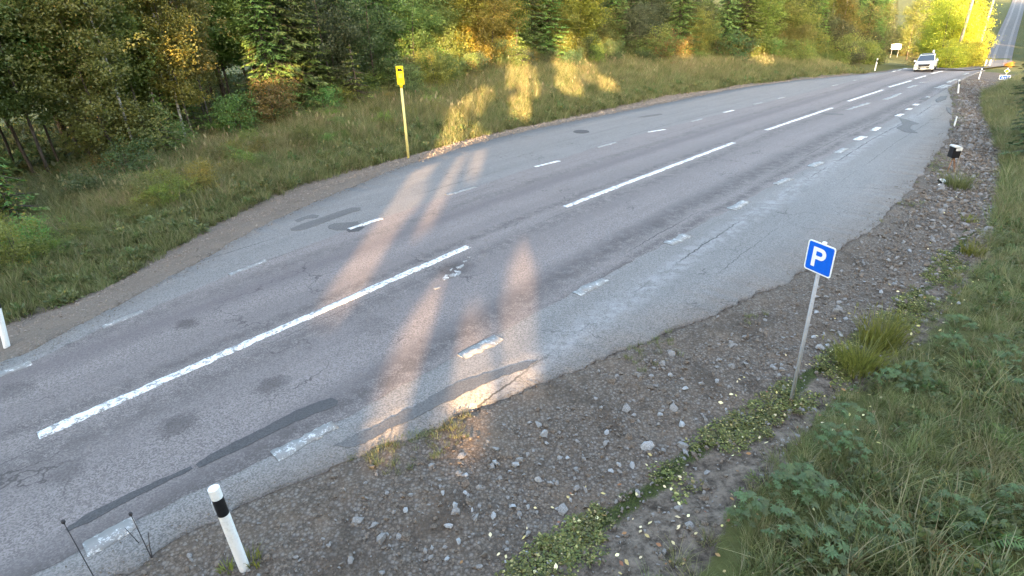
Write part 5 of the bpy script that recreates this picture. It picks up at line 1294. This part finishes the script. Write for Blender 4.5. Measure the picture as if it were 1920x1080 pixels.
for _k in range(9):
    gap_at(975 + random.uniform(-22, 22), 84 + 11 * _k, 44, random.uniform(.4, .8), random.uniform(.4, .9))
    gap_at(890 + random.uniform(-30, 30), 78 + 5 * _k, 43, random.uniform(.3, .8), random.uniform(.3, .7))
    gap_at(1072 + random.uniform(-26, 26), 80 + 7 * _k, 49, random.uniform(.5, 1.0), random.uniform(.4, 1.0))
    gap_at(790 + random.uniform(-30, 30), 70 + 5 * _k, 38, random.uniform(.2, .6), random.uniform(.2, .5))
    gap_at(330 + random.uniform(-110, 90), 40 + 11 * _k, 25, random.uniform(.2, .5), random.uniform(.2, .5))
    gap_at(140 + random.uniform(-40, 100), 40 + 10 * _k, 24, random.uniform(.12, .3), random.uniform(.12, .3))
gap_at(1435, 100, 64, 1.0, 1.0)
gap_at(1290, 90, 58, .7, .8)
gap_at(1140, 85, 52, .8, .8)

def spruce_dense(seed, H, R, r0):
    r = np.random.default_rng(seed); mb = MB(); mb.tube([(0, 0, -.3), (0, 0, H)], [r0, .03], 7)
    n = 2300; z = H * (1 - np.sqrt(r.random(n))) * .97 + .4; rad = R * (1 - z / H) ** .8 * np.sqrt(r.uniform(.02, 1, n)); az = r.uniform(0, 6.283, n)
    C = np.stack([rad * np.cos(az), rad * np.sin(az), z - .25 * rad], 1); A = np.stack([np.cos(az), np.sin(az), r.normal(-.5, .3, n)], 1) + r.normal(0, .5, (n, 3)); A = unit(A)
    B = unit(np.cross(A, rdirs(r, n))); ln = r.uniform(.8, 1.5, n)[:, None]
    return mb.mesh('trunk', M['bark'], True), C, A * ln * .5, B * ln * .3, r.random(n)
PROTO = [spruce_dense(700 + i, 29, 4.3, .2) for i in range(4)]
def open_to_sun(P):
    u, v = uv_sun(P); op = np.zeros(len(P), bool)
    for u0, v0, u1, v1, ru, rv in HOLES:
        du, dv = (u1 - u0), (v1 - v0); L2 = (du / ru) ** 2 + (dv / rv) ** 2 + 1e-9
        t = np.clip((((u - u0) / ru) * (du / ru) + ((v - v0) / rv) * (dv / rv)) / L2, 0, 1)
        wob = 1 + .55 * vnoise(u, v, 1.6, 91) + .35 * vnoise(u, v, 4.0, 92)
        op |= wob * ((u - u0 - t * du) / ru) ** 2 + ((v - v0 - t * dv) / rv) ** 2 < 1
    return op
nb_ = 0
for row, (Y, x0) in enumerate([(-27, -28), (-32, -33), (-38, -38), (-45, -44)]):
    x = x0 + r.uniform(0, 2)
    main_u = [(q[0] + q[2]) / 2 for q in (HOLES[0], HOLES[1], HOLES[3], HOLES[4], HOLES[6])]
    while x < 47:
        y = Y + r.uniform(-1.2, 1.2); tr, C, A, B, T = PROTO[r.integers(0, 4)]; sc = r.uniform(.9, 1.12)
        for s_ in (0, .4, -.4, .8, -.8, 1.2, -1.2, 1.6, -1.6):
            if all(abs(x + s_ - SUN_K * y - u_) > .30 for u_ in main_u): x += s_; break
        sc = sc * (1 if row else .9); th = r.uniform(0, 6.283); z0 = ground_at(x, y) - .2
        ca, sa = math.cos(th), math.sin(th); rot = lambda Q: np.stack([Q[:, 0] * ca - Q[:, 1] * sa, Q[:, 0] * sa + Q[:, 1] * ca, Q[:, 2]], 1) * sc
        Cw, Aw, Bw = rot(C), rot(A), rot(B); W = Cw + [x, y, z0]
        keep = ~(open_to_sun(W) | open_to_sun(W + Aw) | open_to_sun(W - Aw) | open_to_sun(W + Bw) | open_to_sun(W - Bw))  # leaves left out where a sunbeam is meant to pass
        V, F = diamonds(Cw[keep], Aw[keep], Bw[keep])
        t = thing('spruce_tree', 'unseen tall dense spruce added behind the viewpoint to shade the road', 'tree', (x, y, z0), group='unseen spruces added behind the viewpoint for shade')
        put('trunk', tr, t, scale=sc); put('crown', mesh_np('crown', V, F, M['needle'], {'tint': ('FLOAT', np.repeat(T[keep], 4))}), t)
        nb_ += 1; x += 3.4 * r.uniform(.8, 1.2)
